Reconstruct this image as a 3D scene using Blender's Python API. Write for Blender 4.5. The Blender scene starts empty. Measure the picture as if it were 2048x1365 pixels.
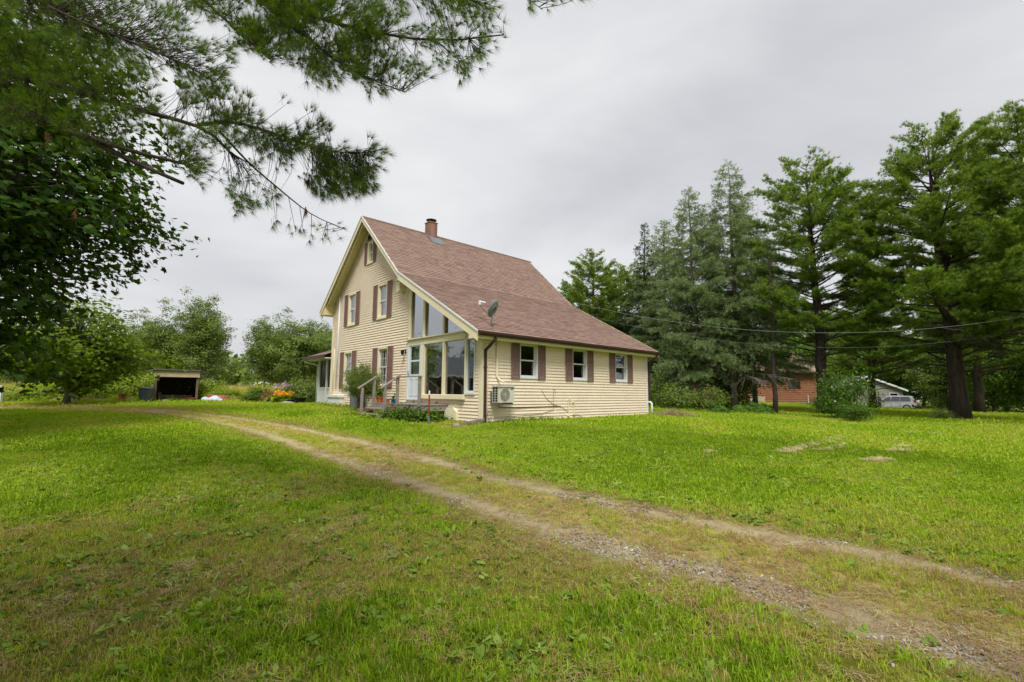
import bpy, math, random
import numpy as np
from mathutils import Vector, Matrix
R_ = math.radians
random.seed(7)
scene = bpy.context.scene
COL = scene.collection

# ------------------------------------------------------------------ camera
IMG_W, IMG_H = 2048.0, 1365.0
FPX, ROLL, PITCH, CAM_Z = 948.21, R_(0.449), R_(6.283), 1.65
c_, s_ = math.cos(PITCH), math.sin(PITCH)
CF = np.array([0, c_, s_]); _R0 = np.array([1.0, 0, 0]); _U0 = np.cross(_R0, CF)
CR = math.cos(ROLL) * _R0 + math.sin(ROLL) * _U0
CU = -math.sin(ROLL) * _R0 + math.cos(ROLL) * _U0
CAM = np.array([0, 0, CAM_Z])
cam_data = bpy.data.cameras.new('camera'); cam = bpy.data.objects.new('camera', cam_data); COL.objects.link(cam)
cam_data.sensor_width = 36.0; cam_data.lens = 36.0 * FPX / IMG_W
cam_data.clip_start = 0.05; cam_data.clip_end = 3000
M = Matrix(((CR[0], CU[0], -CF[0], 0), (CR[1], CU[1], -CF[1], 0), (CR[2], CU[2], -CF[2], CAM_Z), (0, 0, 0, 1)))
cam.matrix_world = M
scene.camera = cam

# ------------------------------------------------------------------ sky, sun, exposure
SUN_EL, SUN_AZ = R_(58), R_(179)       # azimuth clockwise from +Y: behind the camera
world = bpy.data.worlds.new('World'); scene.world = world; world.use_nodes = True
nt = world.node_tree; nt.nodes.clear()
def wn(t, **k):
    n = nt.nodes.new(t)
    for a, b in k.items(): setattr(n, a, b)
    return n
out = wn('ShaderNodeOutputWorld'); bg = wn('ShaderNodeBackground')
sky = wn('ShaderNodeTexSky'); sky.sky_type = 'NISHITA'; sky.sun_disc = False
sky.sun_elevation = SUN_EL; sky.sun_rotation = SUN_AZ; sky.dust_density = 4.0
tc = wn('ShaderNodeTexCoord'); mp = wn('ShaderNodeMapping'); mp.inputs['Scale'].default_value = (1.0, 1.0, 2.6)
mp.inputs['Location'].default_value = (2.75, 2.91, 2.59)
n1 = wn('ShaderNodeTexNoise'); n1.inputs['Scale'].default_value = 1.7; n1.inputs['Detail'].default_value = 6; n1.inputs['Roughness'].default_value = 0.5
n1.inputs['Distortion'].default_value = 0.3
rp = wn('ShaderNodeValToRGB')
rp.color_ramp.elements[0].position = 0.26; rp.color_ramp.elements[0].color = (0.53, 0.54, 0.57, 1)
rp.color_ramp.elements[1].position = 0.70; rp.color_ramp.elements[1].color = (0.83, 0.83, 0.83, 1)
sc_sky = wn('ShaderNodeMixRGB', blend_type='MULTIPLY'); sc_sky.inputs['Fac'].default_value = 1.0
sc_sky.inputs['Color2'].default_value = (0.08, 0.08, 0.08, 1)
mixs = wn('ShaderNodeMixRGB'); mixs.inputs['Fac'].default_value = 0.9
L = nt.links.new
L(tc.outputs['Generated'], mp.inputs['Vector']); L(mp.outputs['Vector'], n1.inputs['Vector']); L(n1.outputs['Fac'], rp.inputs['Fac'])
L(sky.outputs['Color'], sc_sky.inputs['Color1']); L(sc_sky.outputs['Color'], mixs.inputs['Color1']); L(rp.outputs['Color'], mixs.inputs['Color2'])
L(mixs.outputs['Color'], bg.inputs['Color']); L(bg.outputs['Background'], out.inputs['Surface'])
bg.inputs['Strength'].default_value = 0.495
sd = bpy.data.lights.new('sun', 'SUN'); sd.energy = 1.5; sd.angle = R_(20); sd.color = (1.0, 0.97, 0.92)
sun = bpy.data.objects.new('sun', sd); COL.objects.link(sun)
_sv = Vector((math.sin(SUN_AZ) * math.cos(SUN_EL), math.cos(SUN_AZ) * math.cos(SUN_EL), math.sin(SUN_EL)))
sun.rotation_euler = _sv.to_track_quat('Z', 'Y').to_euler(); sun.location = _sv * 40
vs = scene.view_settings; vs.view_transform = 'Standard'; vs.look = 'None'; vs.gamma = 1.0; vs.use_curve_mapping = False
vs.exposure = 1.25
scene.render.engine = 'CYCLES'
cy = scene.cycles
cy.max_bounces = 4; cy.diffuse_bounces = 2; cy.glossy_bounces = 2; cy.transmission_bounces = 2; cy.transparent_max_bounces = 8
cy.use_denoising = True; cy.denoising_prefilter = 'FAST'
cy.caustics_reflective = False; cy.caustics_refractive = False; cy.sample_clamp_indirect = 4.0

# ------------------------------------------------------------------ pixel helpers
def pray(px, py):
    v = CF * FPX + CR * (px - IMG_W / 2) - CU * (py - IMG_H / 2)
    return v / np.linalg.norm(v)
def at(px, py, Y):
    r = pray(px, py); return CAM + r * (Y / r[1])

# ------------------------------------------------------------------ terrain
HC = np.array([-0.89123, 14.21169, 0.78838])          # house corner, ground line
VD = np.array([0.734939, 0.678134, 0.0]); UD = np.array([-0.678134, 0.734939, 0.0])
def hw(u, v, z=0.0): return HC + UD * u + VD * v + np.array([0, 0, z])
_cp = [(0, 0, 0), (-4, 0, 0), (5, 0, -.02), (0, 4, .12), (-6, 5, .15), (6, 5, .1), (-12, 10, .4), (10, 10, .28), (20, 15, .3), (0, 9, .4),
       (-20.3, 29, 1.0), (-28, 26, .85), (-14, 29, 1.05), (24, 26, .42), (19.3, 30, .5), (15.9, 29, .5), (40, 52, .1), (46, 58, 0.0), (28, 50, .8),
       (0, 40, .9), (0, 80, 1.2), (60, 80, 0.0), (-60, 80, 1.3), (-60, 20, .7), (60, 20, .2), (0, -30, -.5), (40, -30, -.4), (-40, -30, -.2), (22, 70, .7)]
for (u, v, z) in [(0, 0, -.05), (11.3, 0, .24), (5.5, 0, .08), (3.9, -1.5, .04), (0, 9.1, -.03), (0, 4.5, -.04), (11.3, 9, .2), (5, 5, .1), (-3, 3, -.12), (-3, 8, -.1), (14, 1, .22), (0, -3, -.2), (8, -3, .08)]:
    p = hw(u, v, z); _cp.append((p[0], p[1], p[2]))
_cp = np.array(_cp, float)
def _tps(d): return np.where(d > 1e-9, d * d * np.log(np.maximum(d, 1e-9)), 0.0)
_n = len(_cp); _K = _tps(np.hypot(_cp[:, None, 0] - _cp[None, :, 0], _cp[:, None, 1] - _cp[None, :, 1])) + np.eye(_n) * 2.0
_P = np.c_[np.ones(_n), _cp[:, :2]]
_A = np.block([[_K, _P], [_P.T, np.zeros((3, 3))]])
_w = np.linalg.solve(_A, np.r_[_cp[:, 2], 0, 0, 0])
def gz(x, y):
    x = np.atleast_1d(np.asarray(x, float)).copy(); y = np.atleast_1d(np.asarray(y, float)).copy()
    r = np.hypot(x, y); k = np.where(r > 85, 85 / np.maximum(r, 1e-6), 1.0); x *= k; y *= k
    o = _w[_n] + _w[_n + 1] * x + _w[_n + 2] * y
    for i in range(_n):
        o = o + _w[i] * _tps(np.hypot(x - _cp[i, 0], y - _cp[i, 1]))
    return o
def gzf(x, y): return float(gz(x, y)[0])
def gp(px, py):
    """where the ray through a pixel of the photograph meets the ground"""
    r = pray(px, py); t = np.linspace(1.5, 140, 2800)
    P = CAM + r * t[:, None]
    h = P[:, 2] - gz(P[:, 0], P[:, 1])
    i = np.argmax(h < 0) if (h < 0).any() else len(t) - 1
    if i > 0 and h[i] < 0:
        a = h[i - 1] / (h[i - 1] - h[i]); tt = t[i - 1] + a * (t[i] - t[i - 1])
    else: tt = t[i]
    p = CAM + r * tt; p[2] = gzf(p[0], p[1]); return p
def gY(px, Y):
    """ground point at depth Y below the pixel column px"""
    p = at(px, 790, Y); p[2] = gzf(p[0], p[1]); return p

_ng = np.random.default_rng(11).random((8, 256, 256))
def vnoise(x, y, sc, ch=0):
    x = np.asarray(x) / sc + 100.0; y = np.asarray(y) / sc + 100.0
    xi = np.floor(x).astype(int); yi = np.floor(y).astype(int); fx = x - xi; fy = y - yi
    fx = fx * fx * (3 - 2 * fx); fy = fy * fy * (3 - 2 * fy); g = _ng[ch]
    a = g[xi % 256, yi % 256]; b = g[(xi + 1) % 256, yi % 256]; c = g[xi % 256, (yi + 1) % 256]; d = g[(xi + 1) % 256, (yi + 1) % 256]
    return (a * (1 - fx) + b * fx) * (1 - fy) + (c * (1 - fx) + d * fx) * fy
def fbm(x, y, sc, ch=0): return .55 * vnoise(x, y, sc, ch) + .3 * vnoise(x, y, sc / 2.3, (ch + 1) % 8) + .15 * vnoise(x, y, sc / 5.1, (ch + 2) % 8)

# ------------------------------------------------------------------ mesh helpers
def tag(o, label=None, cat=None, group=None, kind=None):
    if label: o['label'] = label
    if cat: o['category'] = cat
    if group: o['group'] = group
    if kind: o['kind'] = kind
    return o
def empty(name, loc=(0, 0, 0), rz=0.0):
    o = bpy.data.objects.new(name, None); COL.objects.link(o); o.location = loc; o.rotation_euler = (0, 0, rz)
    o.empty_display_size = .2
    return o
def link(name, me, mat=None, parent=None, loc=None):
    o = bpy.data.objects.new(name, me); COL.objects.link(o)
    if mat is not None and len(me.materials) == 0: me.materials.append(mat)
    if parent is not None: o.parent = parent
    if loc is not None: o.location = loc
    return o
def np_mesh(name, V, F, tint=None, smooth=False):
    V = np.ascontiguousarray(V, np.float32).reshape(-1, 3); F = np.ascontiguousarray(F, np.int32); k = F.shape[1]
    me = bpy.data.meshes.new(name)
    me.vertices.add(len(V)); me.vertices.foreach_set('co', V.ravel())
    me.loops.add(F.size); me.loops.foreach_set('vertex_index', F.ravel())
    me.polygons.add(len(F)); me.polygons.foreach_set('loop_start', np.arange(0, F.size, k, dtype=np.int32))
    me.polygons.foreach_set('use_smooth', np.full(len(F), smooth))
    if tint is not None:
        a = me.attributes.new('tint', 'FLOAT', 'POINT'); a.data.foreach_set('value', np.ascontiguousarray(tint, np.float32))
    me.update(calc_edges=True)
    return me
class MB:
    def __init__(self): self.v = []; self.f = []
    def add(self, vs, fs):
        b = len(self.v); self.v += [tuple(map(float, p)) for p in vs]; self.f += [tuple(b + i for i in f) for f in fs]; return self
    def box(self, x0, x1, y0, y1, z0, z1):
        return self.hexa([(x0, y0, z0), (x1, y0, z0), (x1, y1, z0), (x0, y1, z0), (x0, y0, z1), (x1, y0, z1), (x1, y1, z1), (x0, y1, z1)])
    def hexa(self, p): return self.add(p, [(3, 2, 1, 0), (4, 5, 6, 7), (0, 1, 5, 4), (1, 2, 6, 5), (2, 3, 7, 6), (3, 0, 4, 7)])
    def beam(self, a, b, w, h, up=(0, 0, 1)):
        a = Vector(a); b = Vector(b); d = (b - a).normalized(); s = d.cross(Vector(up))
        if s.length < 1e-4: s = d.cross(Vector((1, 0, 0)))
        s.normalize(); u = s.cross(d); s = s * (w / 2); u = u * (h / 2)
        return self.hexa([a - s - u, a + s - u, b + s - u, b - s - u, a - s + u, a + s + u, b + s + u, b - s + u])
    def prism(self, poly, ext):
        n = len(poly); e = Vector(ext); p = [Vector(q) for q in poly]
        return self.add(p + [q + e for q in p], [tuple(range(n))[::-1], tuple(range(n, 2 * n))] + [(i, (i + 1) % n, n + (i + 1) % n, n + i) for i in range(n)])
    def tube(self, pts, r, n=8, cap=True):
        pts = [Vector(p) for p in pts]; m = len(pts)
        rs = [r] * m if not hasattr(r, '__len__') else r
        base = len(self.v); nrm = None
        for i, p in enumerate(pts):
            d = (pts[min(i + 1, m - 1)] - pts[max(i - 1, 0)])
            d = d.normalized() if d.length > 1e-9 else Vector((0, 0, 1))
            if nrm is None:
                nrm = d.cross(Vector((0, 0, 1)))
                if nrm.length < 1e-3: nrm = d.cross(Vector((1, 0, 0)))
            nrm = (nrm - d * nrm.dot(d)); nrm = nrm.normalized() if nrm.length > 1e-6 else d.orthogonal().normalized()
            bn = d.cross(nrm)
            for j in range(n):
                a = 2 * math.pi * j / n
                self.v.append(tuple(p + (nrm * math.cos(a) + bn * math.sin(a)) * rs[i]))
        for i in range(m - 1):
            for j in range(n):
                a = base + i * n + j; b = base + i * n + (j + 1) % n
                self.f.append((a, b, b + n, a + n))
        if cap:
            self.f.append(tuple(base + j for j in range(n))[::-1]); self.f.append(tuple(base + (m - 1) * n + j for j in range(n)))
        return self
    def lathe(self, prof, c=(0, 0, 0), n=16):
        b = len(self.v); k = len(prof)
        for (r, z) in prof:
            for j in range(n):
                a = 2 * math.pi * j / n; self.v.append((c[0] + r * math.cos(a), c[1] + r * math.sin(a), c[2] + z))
        for i in range(k - 1):
            for j in range(n):
                p = b + i * n + j; q = b + i * n + (j + 1) % n; self.f.append((p, q, q + n, p + n))
        if prof[0][0] > 1e-4: self.f.append(tuple(b + j for j in range(n))[::-1])
        if prof[-1][0] > 1e-4: self.f.append(tuple(b + (k - 1) * n + j for j in range(n)))
        return self
    def sphere(self, c, r, n=10, m=7):
        rr = r if hasattr(r, '__len__') else (r, r, r)
        b = len(self.v)
        for i in range(m + 1):
            t = math.pi * i / m
            for j in range(n):
                a = 2 * math.pi * j / n
                self.v.append((c[0] + rr[0] * math.sin(t) * math.cos(a), c[1] + rr[1] * math.sin(t) * math.sin(a), c[2] - rr[2] * math.cos(t)))
        for i in range(m):
            for j in range(n):
                p = b + i * n + j; q = b + i * n + (j + 1) % n; self.f.append((p, q, q + n, p + n))
        return self
    def mesh(self, name, smooth=False):
        me = bpy.data.meshes.new(name); me.from_pydata(self.v, [], self.f)
        if smooth: me.polygons.foreach_set('use_smooth', [True] * len(me.polygons))
        me.update(); return me
    def build(self, name, mat, parent=None, loc=None, smooth=False):
        return link(name, self.mesh(name, smooth), mat, parent, loc)
def copy_tree(o, parent=None):
    c = o.copy(); COL.objects.link(c); c.parent = parent
    for ch in list(o.children): copy_tree(ch, c)
    return c

# ------------------------------------------------------------------ materials
def newmat(name):
    m = bpy.data.materials.new(name); m.use_nodes = True; n = m.node_tree; n.nodes.clear()
    o = n.nodes.new('ShaderNodeOutputMaterial'); return m, n, o
def nn(n, t, **k):
    x = n.nodes.new(t)
    for a, b in k.items(): setattr(x, a, b)
    return x
def hexc(s):
    s = s.lstrip('#'); c = [int(s[i:i + 2], 16) / 255 for i in (0, 2, 4)]
    return tuple((v / 12.92 if v <= .04045 else ((v + .055) / 1.055) ** 2.4) for v in c)
def pmat(name, col, rough=.7, var=.12, scale=3.0, bump=.0, bscale=40., spec=.3, metal=0., stretch=(1, 1, 1), dark=None, attr=None, dirt=0.):
    """painted / wooden / stone surface: base colour with blotchy variation, fine grain relief"""
    m, n, o = newmat(name); b = nn(n, 'ShaderNodeBsdfPrincipled'); Lk = n.links.new
    b.inputs['Roughness'].default_value = rough; b.inputs['Metallic'].default_value = metal
    b.inputs['Specular IOR Level'].default_value = spec
    t = nn(n, 'ShaderNodeTexCoord'); mp = nn(n, 'ShaderNodeMapping'); mp.inputs['Scale'].default_value = stretch
    Lk(t.outputs['Object'], mp.inputs['Vector'])
    z = nn(n, 'ShaderNodeTexNoise'); z.inputs['Scale'].default_value = scale; z.inputs['Detail'].default_value = 6; z.inputs['Roughness'].default_value = .65
    Lk(mp.outputs['Vector'], z.inputs['Vector'])
    r = nn(n, 'ShaderNodeValToRGB'); d = dark or tuple(c * (1 - 2 * var) for c in col); l = tuple(min(1, c * (1 + var)) for c in col)
    r.color_ramp.elements[0].position = .3; r.color_ramp.elements[0].color = (*d, 1)
    r.color_ramp.elements[1].position = .7; r.color_ramp.elements[1].color = (*l, 1)
    src = z.outputs['Fac']
    if attr:
        a = nn(n, 'ShaderNodeAttribute'); a.attribute_name = attr; ad = nn(n, 'ShaderNodeMath', operation='MULTIPLY_ADD')
        ad.inputs[1].default_value = .7; Lk(a.outputs['Fac'], ad.inputs[0])
        h = nn(n, 'ShaderNodeMath', operation='MULTIPLY'); h.inputs[1].default_value = .3; Lk(z.outputs['Fac'], h.inputs[0]); Lk(h.outputs[0], ad.inputs[2]); src = ad.outputs[0]
    Lk(src, r.inputs['Fac']); col_out = r.outputs['Color']
    if dirt > 0:
        z2 = nn(n, 'ShaderNodeTexNoise'); z2.inputs['Scale'].default_value = 1.3; z2.inputs['Detail'].default_value = 8; z2.inputs['Roughness'].default_value = .75
        mp2 = nn(n, 'ShaderNodeMapping'); mp2.inputs['Scale'].default_value = (1, 1, .35); Lk(t.outputs['Object'], mp2.inputs['Vector']); Lk(mp2.outputs['Vector'], z2.inputs['Vector'])
        r2 = nn(n, 'ShaderNodeValToRGB'); r2.color_ramp.elements[0].position = .5; r2.color_ramp.elements[0].color = (0, 0, 0, 1); r2.color_ramp.elements[1].position = .8; r2.color_ramp.elements[1].color = (dirt,) * 3 + (1,)
        Lk(z2.outputs['Fac'], r2.inputs['Fac'])
        mx = nn(n, 'ShaderNodeMixRGB'); mx.inputs['Color2'].default_value = (.16, .13, .09, 1); Lk(r2.outputs['Color'], mx.inputs['Fac']); Lk(col_out, mx.inputs['Color1']); col_out = mx.outputs['Color']
    Lk(col_out, b.inputs['Base Color'])
    if bump > 0:
        z3 = nn(n, 'ShaderNodeTexNoise'); z3.inputs['Scale'].default_value = bscale; z3.inputs['Detail'].default_value = 4; Lk(mp.outputs['Vector'], z3.inputs['Vector'])
        bp = nn(n, 'ShaderNodeBump'); bp.inputs['Strength'].default_value = bump; bp.inputs['Distance'].default_value = .02; Lk(z3.outputs['Fac'], bp.inputs['Height']); Lk(bp.outputs['Normal'], b.inputs['Normal'])
    Lk(b.outputs['BSDF'], o.inputs['Surface']); return m
def leafmat(name, stops, trans=.35, rough=.55, instancer=False, spec=.25):
    """leaf or needle: colour from the 'tint' of each leaf, part of the light passes through"""
    m, n, o = newmat(name); Lk = n.links.new
    a = nn(n, 'ShaderNodeAttribute'); a.attribute_name = 'tint'
    if instancer: a.attribute_type = 'INSTANCER'
    r = nn(n, 'ShaderNodeValToRGB'); e = r.color_ramp.elements
    e[0].position = stops[0][0]; e[0].color = (*stops[0][1], 1); e[1].position = stops[-1][0]; e[1].color = (*stops[-1][1], 1)
    for p, c in stops[1:-1]: q = e.new(p); q.color = (*c, 1)
    Lk(a.outputs['Fac'], r.inputs['Fac'])
    b = nn(n, 'ShaderNodeBsdfPrincipled'); b.inputs['Roughness'].default_value = rough; b.inputs['Specular IOR Level'].default_value = spec
    tr = nn(n, 'ShaderNodeBsdfTranslucent'); mx = nn(n, 'ShaderNodeMixShader'); mx.inputs[0].default_value = trans
    hs = nn(n, 'ShaderNodeHueSaturation'); hs.inputs['Value'].default_value = 1.3; hs.inputs['Saturation'].default_value = 1.1; hs.inputs['Hue'].default_value = .485
    Lk(r.outputs['Color'], b.inputs['Base Color']); Lk(r.outputs['Color'], hs.inputs['Color']); Lk(hs.outputs['Color'], tr.inputs['Color'])
    Lk(b.outputs['BSDF'], mx.inputs[1]); Lk(tr.outputs['BSDF'], mx.inputs[2]); Lk(mx.outputs['Shader'], o.inputs['Surface']); return m
def glassmat(name, tintc=(.8, .84, .84), base=.06, gain=1.0, rough=.0):
    m, n, o = newmat(name); Lk = n.links.new
    t = nn(n, 'ShaderNodeBsdfTransparent'); t.inputs['Color'].default_value = (*tintc, 1)
    g = nn(n, 'ShaderNodeBsdfGlossy'); g.inputs['Roughness'].default_value = rough; g.inputs['Color'].default_value = (.95, .97, 1, 1)
    gm_ = nn(n, 'ShaderNodeNewGeometry'); dt_ = nn(n, 'ShaderNodeVectorMath', operation='DOT_PRODUCT'); Lk(gm_.outputs['Incoming'], dt_.inputs[0]); Lk(gm_.outputs['Normal'], dt_.inputs[1])
    ab = nn(n, 'ShaderNodeMath', operation='ABSOLUTE'); Lk(dt_.outputs['Value'], ab.inputs[0]); om = nn(n, 'ShaderNodeMath', operation='SUBTRACT', use_clamp=True); om.inputs[0].default_value = 1.0; Lk(ab.outputs[0], om.inputs[1])
    pw_ = nn(n, 'ShaderNodeMath', operation='POWER'); pw_.inputs[1].default_value = 5.0; Lk(om.outputs[0], pw_.inputs[0])
    f = nn(n, 'ShaderNodeMath', operation='MULTIPLY_ADD'); f.inputs[1].default_value = .96; f.inputs[2].default_value = .04; Lk(pw_.outputs[0], f.inputs[0])
    ad = nn(n, 'ShaderNodeMath', operation='MULTIPLY_ADD', use_clamp=True); ad.inputs[1].default_value = gain; ad.inputs[2].default_value = base
    tcx = nn(n, 'ShaderNodeTexCoord'); z = nn(n, 'ShaderNodeTexNoise'); z.inputs['Scale'].default_value = 1.6; Lk(tcx.outputs['Object'], z.inputs['Vector'])
    bp = nn(n, 'ShaderNodeBump'); bp.inputs['Strength'].default_value = .06; bp.inputs['Distance'].default_value = .05; Lk(z.outputs['Fac'], bp.inputs['Height']); Lk(bp.outputs['Normal'], g.inputs['Normal'])
    mx = nn(n, 'ShaderNodeMixShader'); Lk(f.outputs[0], ad.inputs[0]); Lk(ad.outputs[0], mx.inputs[0]); Lk(t.outputs[0], mx.inputs[1]); Lk(g.outputs[0], mx.inputs[2]); Lk(mx.outputs[0], o.inputs['Surface'])
    return m
MT = {}
MT['siding'] = pmat('cream_siding', hexc('#F7E5CB'), rough=.55, var=.04, scale=1.2, bump=.05, bscale=120, stretch=(1, 1, 4), dirt=.14)
MT['trim'] = pmat('cream_trim', hexc('#F1E6C4'), rough=.5, var=.03, scale=2, dirt=.06)
MT['soffit'] = pmat('yellow_soffit', hexc('#E9D9A2'), rough=.6, var=.03)
MT['white'] = pmat('white_paint', hexc('#E4E6E4'), rough=.45, var=.03, dirt=.06)
MT['doorwhite'] = pmat('cool_white_door', hexc('#DCE4E8'), rough=.4, var=.02)
MT['shutter'] = pmat('mauve_brown_shutter', hexc('#8C6E67'), rough=.7, var=.1, scale=6, dirt=.05)
MT['gutter'] = pmat('brown_aluminium', hexc('#4A3430'), rough=.4, var=.1)
MT['concrete'] = pmat('foundation_concrete', hexc('#8E867C'), rough=.9, var=.2, bump=.3, bscale=60)
MT['inner'] = pmat('interior_plaster', hexc('#CFC8BA'), rough=.9, var=.05)
MT['innerdark'] = pmat('interior_wood', hexc('#9A8064'), rough=.8, var=.2)
MT['curtain'] = pmat('lace_curtain', hexc('#D4D2D2'), rough=.9, var=.12, scale=9, stretch=(6, 6, .4))
MT['deckwood'] = pmat('weathered_grey_wood', hexc('#A0968B'), rough=.85, var=.22, scale=5, stretch=(3, 3, 3), bump=.3, bscale=30)
MT['redbrick'] = pmat('red_brick', hexc('#A27A6A'), rough=.85, var=.25, scale=7, bump=.3)
MT['terracotta'] = pmat('terracotta', hexc('#B8623A'), rough=.75, var=.12)
MT['bluepot'] = pmat('blue_glaze', hexc('#1F5E93'), rough=.25, var=.1, spec=.5)
MT['black'] = pmat('black_metal', hexc('#1B1A1A'), rough=.45, var=.1)
MT['greymetal'] = pmat('grey_metal', hexc('#7C8082'), rough=.45, var=.1, metal=.3)
MT['acbody'] = pmat('heat_pump_beige', hexc('#D9D5C2'), rough=.45, var=.03)
MT['rust'] = pmat('rusty_red_paint', hexc('#8A3F2E'), rough=.8, var=.25, scale=9)
MT['soil'] = pmat('bare_soil', hexc('#8B7258'), rough=.95, var=.2, scale=2, bump=.6, bscale=14)
MT['rock'] = pmat('field_stone', hexc('#A8A196'), rough=.9, var=.2, bump=.6, bscale=10)
MT['shingle'] = pmat('brown_shingle', hexc('#957B6E'), rough=.9, var=.12, scale=30, bump=.1, bscale=220, attr='tint', dark=hexc('#7C675D'))
MT['bark'] = pmat('pine_bark', hexc('#4A4038'), rough=.95, var=.3, scale=7, stretch=(1, 1, .25), bump=.9, bscale=14)
MT['barkgrey'] = pmat('grey_bark', hexc('#7A736A'), rough=.95, var=.3, scale=6, stretch=(1, 1, .3), bump=.7, bscale=16)
MT['barkpale'] = pmat('birch_bark', hexc('#B0AA9E'), rough=.85, var=.25, scale=5, stretch=(1, 1, 2))
MT['glass'] = glassmat('window_glass', base=.14, gain=1.4)
MT['glass_up'] = glassmat('mirror_tint_glass', tintc=(.45, .5, .52), base=.40, gain=1.0)
MT['glass_dark'] = glassmat('screened_glass', tintc=(.75, .77, .77), base=.10, gain=1.0)
MT['carglass'] = glassmat('car_glass', tintc=(.12, .13, .14), base=.06, gain=1.5)

# ------------------------------------------------------------------ ground sheet
def ground_nodes(n, coord):
    Lk = n.links.new
    z1 = nn(n, 'ShaderNodeTexNoise'); z1.inputs['Scale'].default_value = .35; z1.inputs['Detail'].default_value = 8; z1.inputs['Roughness'].default_value = .62
    z2 = nn(n, 'ShaderNodeTexNoise'); z2.inputs['Scale'].default_value = 9.; z2.inputs['Detail'].default_value = 8; z2.inputs['Roughness'].default_value = .7
    Lk(coord, z1.inputs['Vector']); Lk(coord, z2.inputs['Vector'])
    r1 = nn(n, 'ShaderNodeValToRGB'); e = r1.color_ramp.elements
    e[0].position = .36; e[0].color = (.12, .16, .015, 1); e[1].position = .68; e[1].color = (.22, .19, .05, 1); q = e.new(.52); q.color = (.16, .20, .02, 1)
    Lk(z1.outputs['Fac'], r1.inputs['Fac'])
    r2 = nn(n, 'ShaderNodeValToRGB'); r2.color_ramp.elements[0].position = .3; r2.color_ramp.elements[0].color = (.45, .45, .4, 1); r2.color_ramp.elements[1].position = .72; r2.color_ramp.elements[1].color = (1.25, 1.2, 1.1, 1)
    Lk(z2.outputs['Fac'], r2.inputs['Fac'])
    mx = nn(n, 'ShaderNodeMixRGB', blend_type='MULTIPLY'); mx.inputs['Fac'].default_value = 1; Lk(r1.outputs['Color'], mx.inputs['Color1']); Lk(r2.outputs['Color'], mx.inputs['Color2'])
    return mx.outputs['Color'], z2.outputs['Fac']
gm, gn, go = newmat('lawn_ground'); tcg = nn(gn, 'ShaderNodeTexCoord')
gcol, gh = ground_nodes(gn, tcg.outputs['Object'])
gb = nn(gn, 'ShaderNodeBsdfPrincipled'); gb.inputs['Roughness'].default_value = .95; gb.inputs['Specular IOR Level'].default_value = .1
gbp = nn(gn, 'ShaderNodeBump'); gbp.inputs['Strength'].default_value = .7; gbp.inputs['Distance'].default_value = .05
gn.links.new(gh, gbp.inputs['Height']); gn.links.new(gbp.outputs['Normal'], gb.inputs['Normal'])
gn.links.new(gcol, gb.inputs['Base Color']); gn.links.new(gb.outputs[0], go.inputs['Surface'])
NS = 220; rr = np.r_[0.6, np.geomspace(1.2, 120, 130), np.geomspace(130, 900, 14)]
aa = np.linspace(0, 2 * np.pi, NS, endpoint=False)
GX = (rr[:, None] * np.cos(aa)).ravel(); GY = (rr[:, None] * np.sin(aa)).ravel(); GZ = gz(GX, GY)
V = np.c_[GX, GY, GZ]
i, j = np.meshgrid(np.arange(len(rr) - 1), np.arange(NS), indexing='ij'); i = i.ravel(); j = j.ravel(); j2 = (j + 1) % NS
F = np.c_[i * NS + j, (i + 1) * NS + j, (i + 1) * NS + j2, i * NS + j2]
gme = np_mesh('ground', V, F, smooth=True)
ground = tag(link('ground', gme, gm), kind='structure')
cv = np.vstack([V[:NS], [[0, 0, gzf(0, 0)]]]); cf = np.array([[k, (k + 1) % NS, NS] for k in range(NS)])
cap = link('ground_patch', np_mesh('ground_patch', cv, cf), gm, parent=ground)

# ------------------------------------------------------------------ driveway
RUT_F = [(2400, 1262), (2048, 1178), (1850, 1130), (1560, 1077), (1300, 1030), (1130, 993), (1000, 961), (900, 934), (800, 907), (700, 880), (600, 857), (520, 842), (450, 831), (390, 823.5), (300, 817), (150, 814), (-60, 813)]
RUT_N = [(2400, 1450), (2048, 1330), (1850, 1270), (1650, 1215), (1450, 1160), (1250, 1108), (1180, 1088), (1050, 1045), (900, 995), (780, 952), (650, 912), (560, 884), (480, 861), (400, 843), (310, 829), (150, 823), (-60, 822)]
def resample(P, n):
    P = np.asarray(P); d = np.r_[0, np.cumsum(np.linalg.norm(np.diff(P, axis=0), axis=1))]; t = np.linspace(0, d[-1], n)
    return np.c_[[np.interp(t, d, P[:, k]) for k in range(P.shape[1])]].T
def smooth(P, k=5):
    for _ in range(k): P[1:-1] = .25 * P[:-2] + .5 * P[1:-1] + .25 * P[2:]
    return P
ND = 200
rF = smooth(resample([gp(*p) for p in RUT_F], ND), 30); rN = smooth(resample([gp(*p) for p in RUT_N], ND), 30)
# keep the two ruts a car's gauge apart
dd = rN - rF; dl = np.linalg.norm(dd[:, :2], axis=1, keepdims=True); mid = (rF + rN) / 2
gauge = np.clip(dl, 1.35, 1.9); rF = mid - dd / dl * gauge / 2; rN = mid + dd / dl * gauge / 2
def seg_dist(x, y, P):
    best = np.full(x.shape, 1e9)
    for a, b in zip(P[:-1], P[1:]):
        d = b[:2] - a[:2]; L2 = d @ d + 1e-9
        t = np.clip(((x - a[0]) * d[0] + (y - a[1]) * d[1]) / L2, 0, 1)
        best = np.minimum(best, np.hypot(x - a[0] - t * d[0], y - a[1] - t * d[1]))
    return best
MCOL = 40; ss = np.linspace(-.62, 1.62, MCOL)
DV = rF[:, None, :] + ss[None, :, None] * (rN - rF)[:, None, :]
dz = gz(DV[..., 0].ravel(), DV[..., 1].ravel()).reshape(ND, MCOL)
rutm = np.exp(-(ss / .2) ** 2) + np.exp(-((ss - 1) / .2) ** 2)
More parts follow.
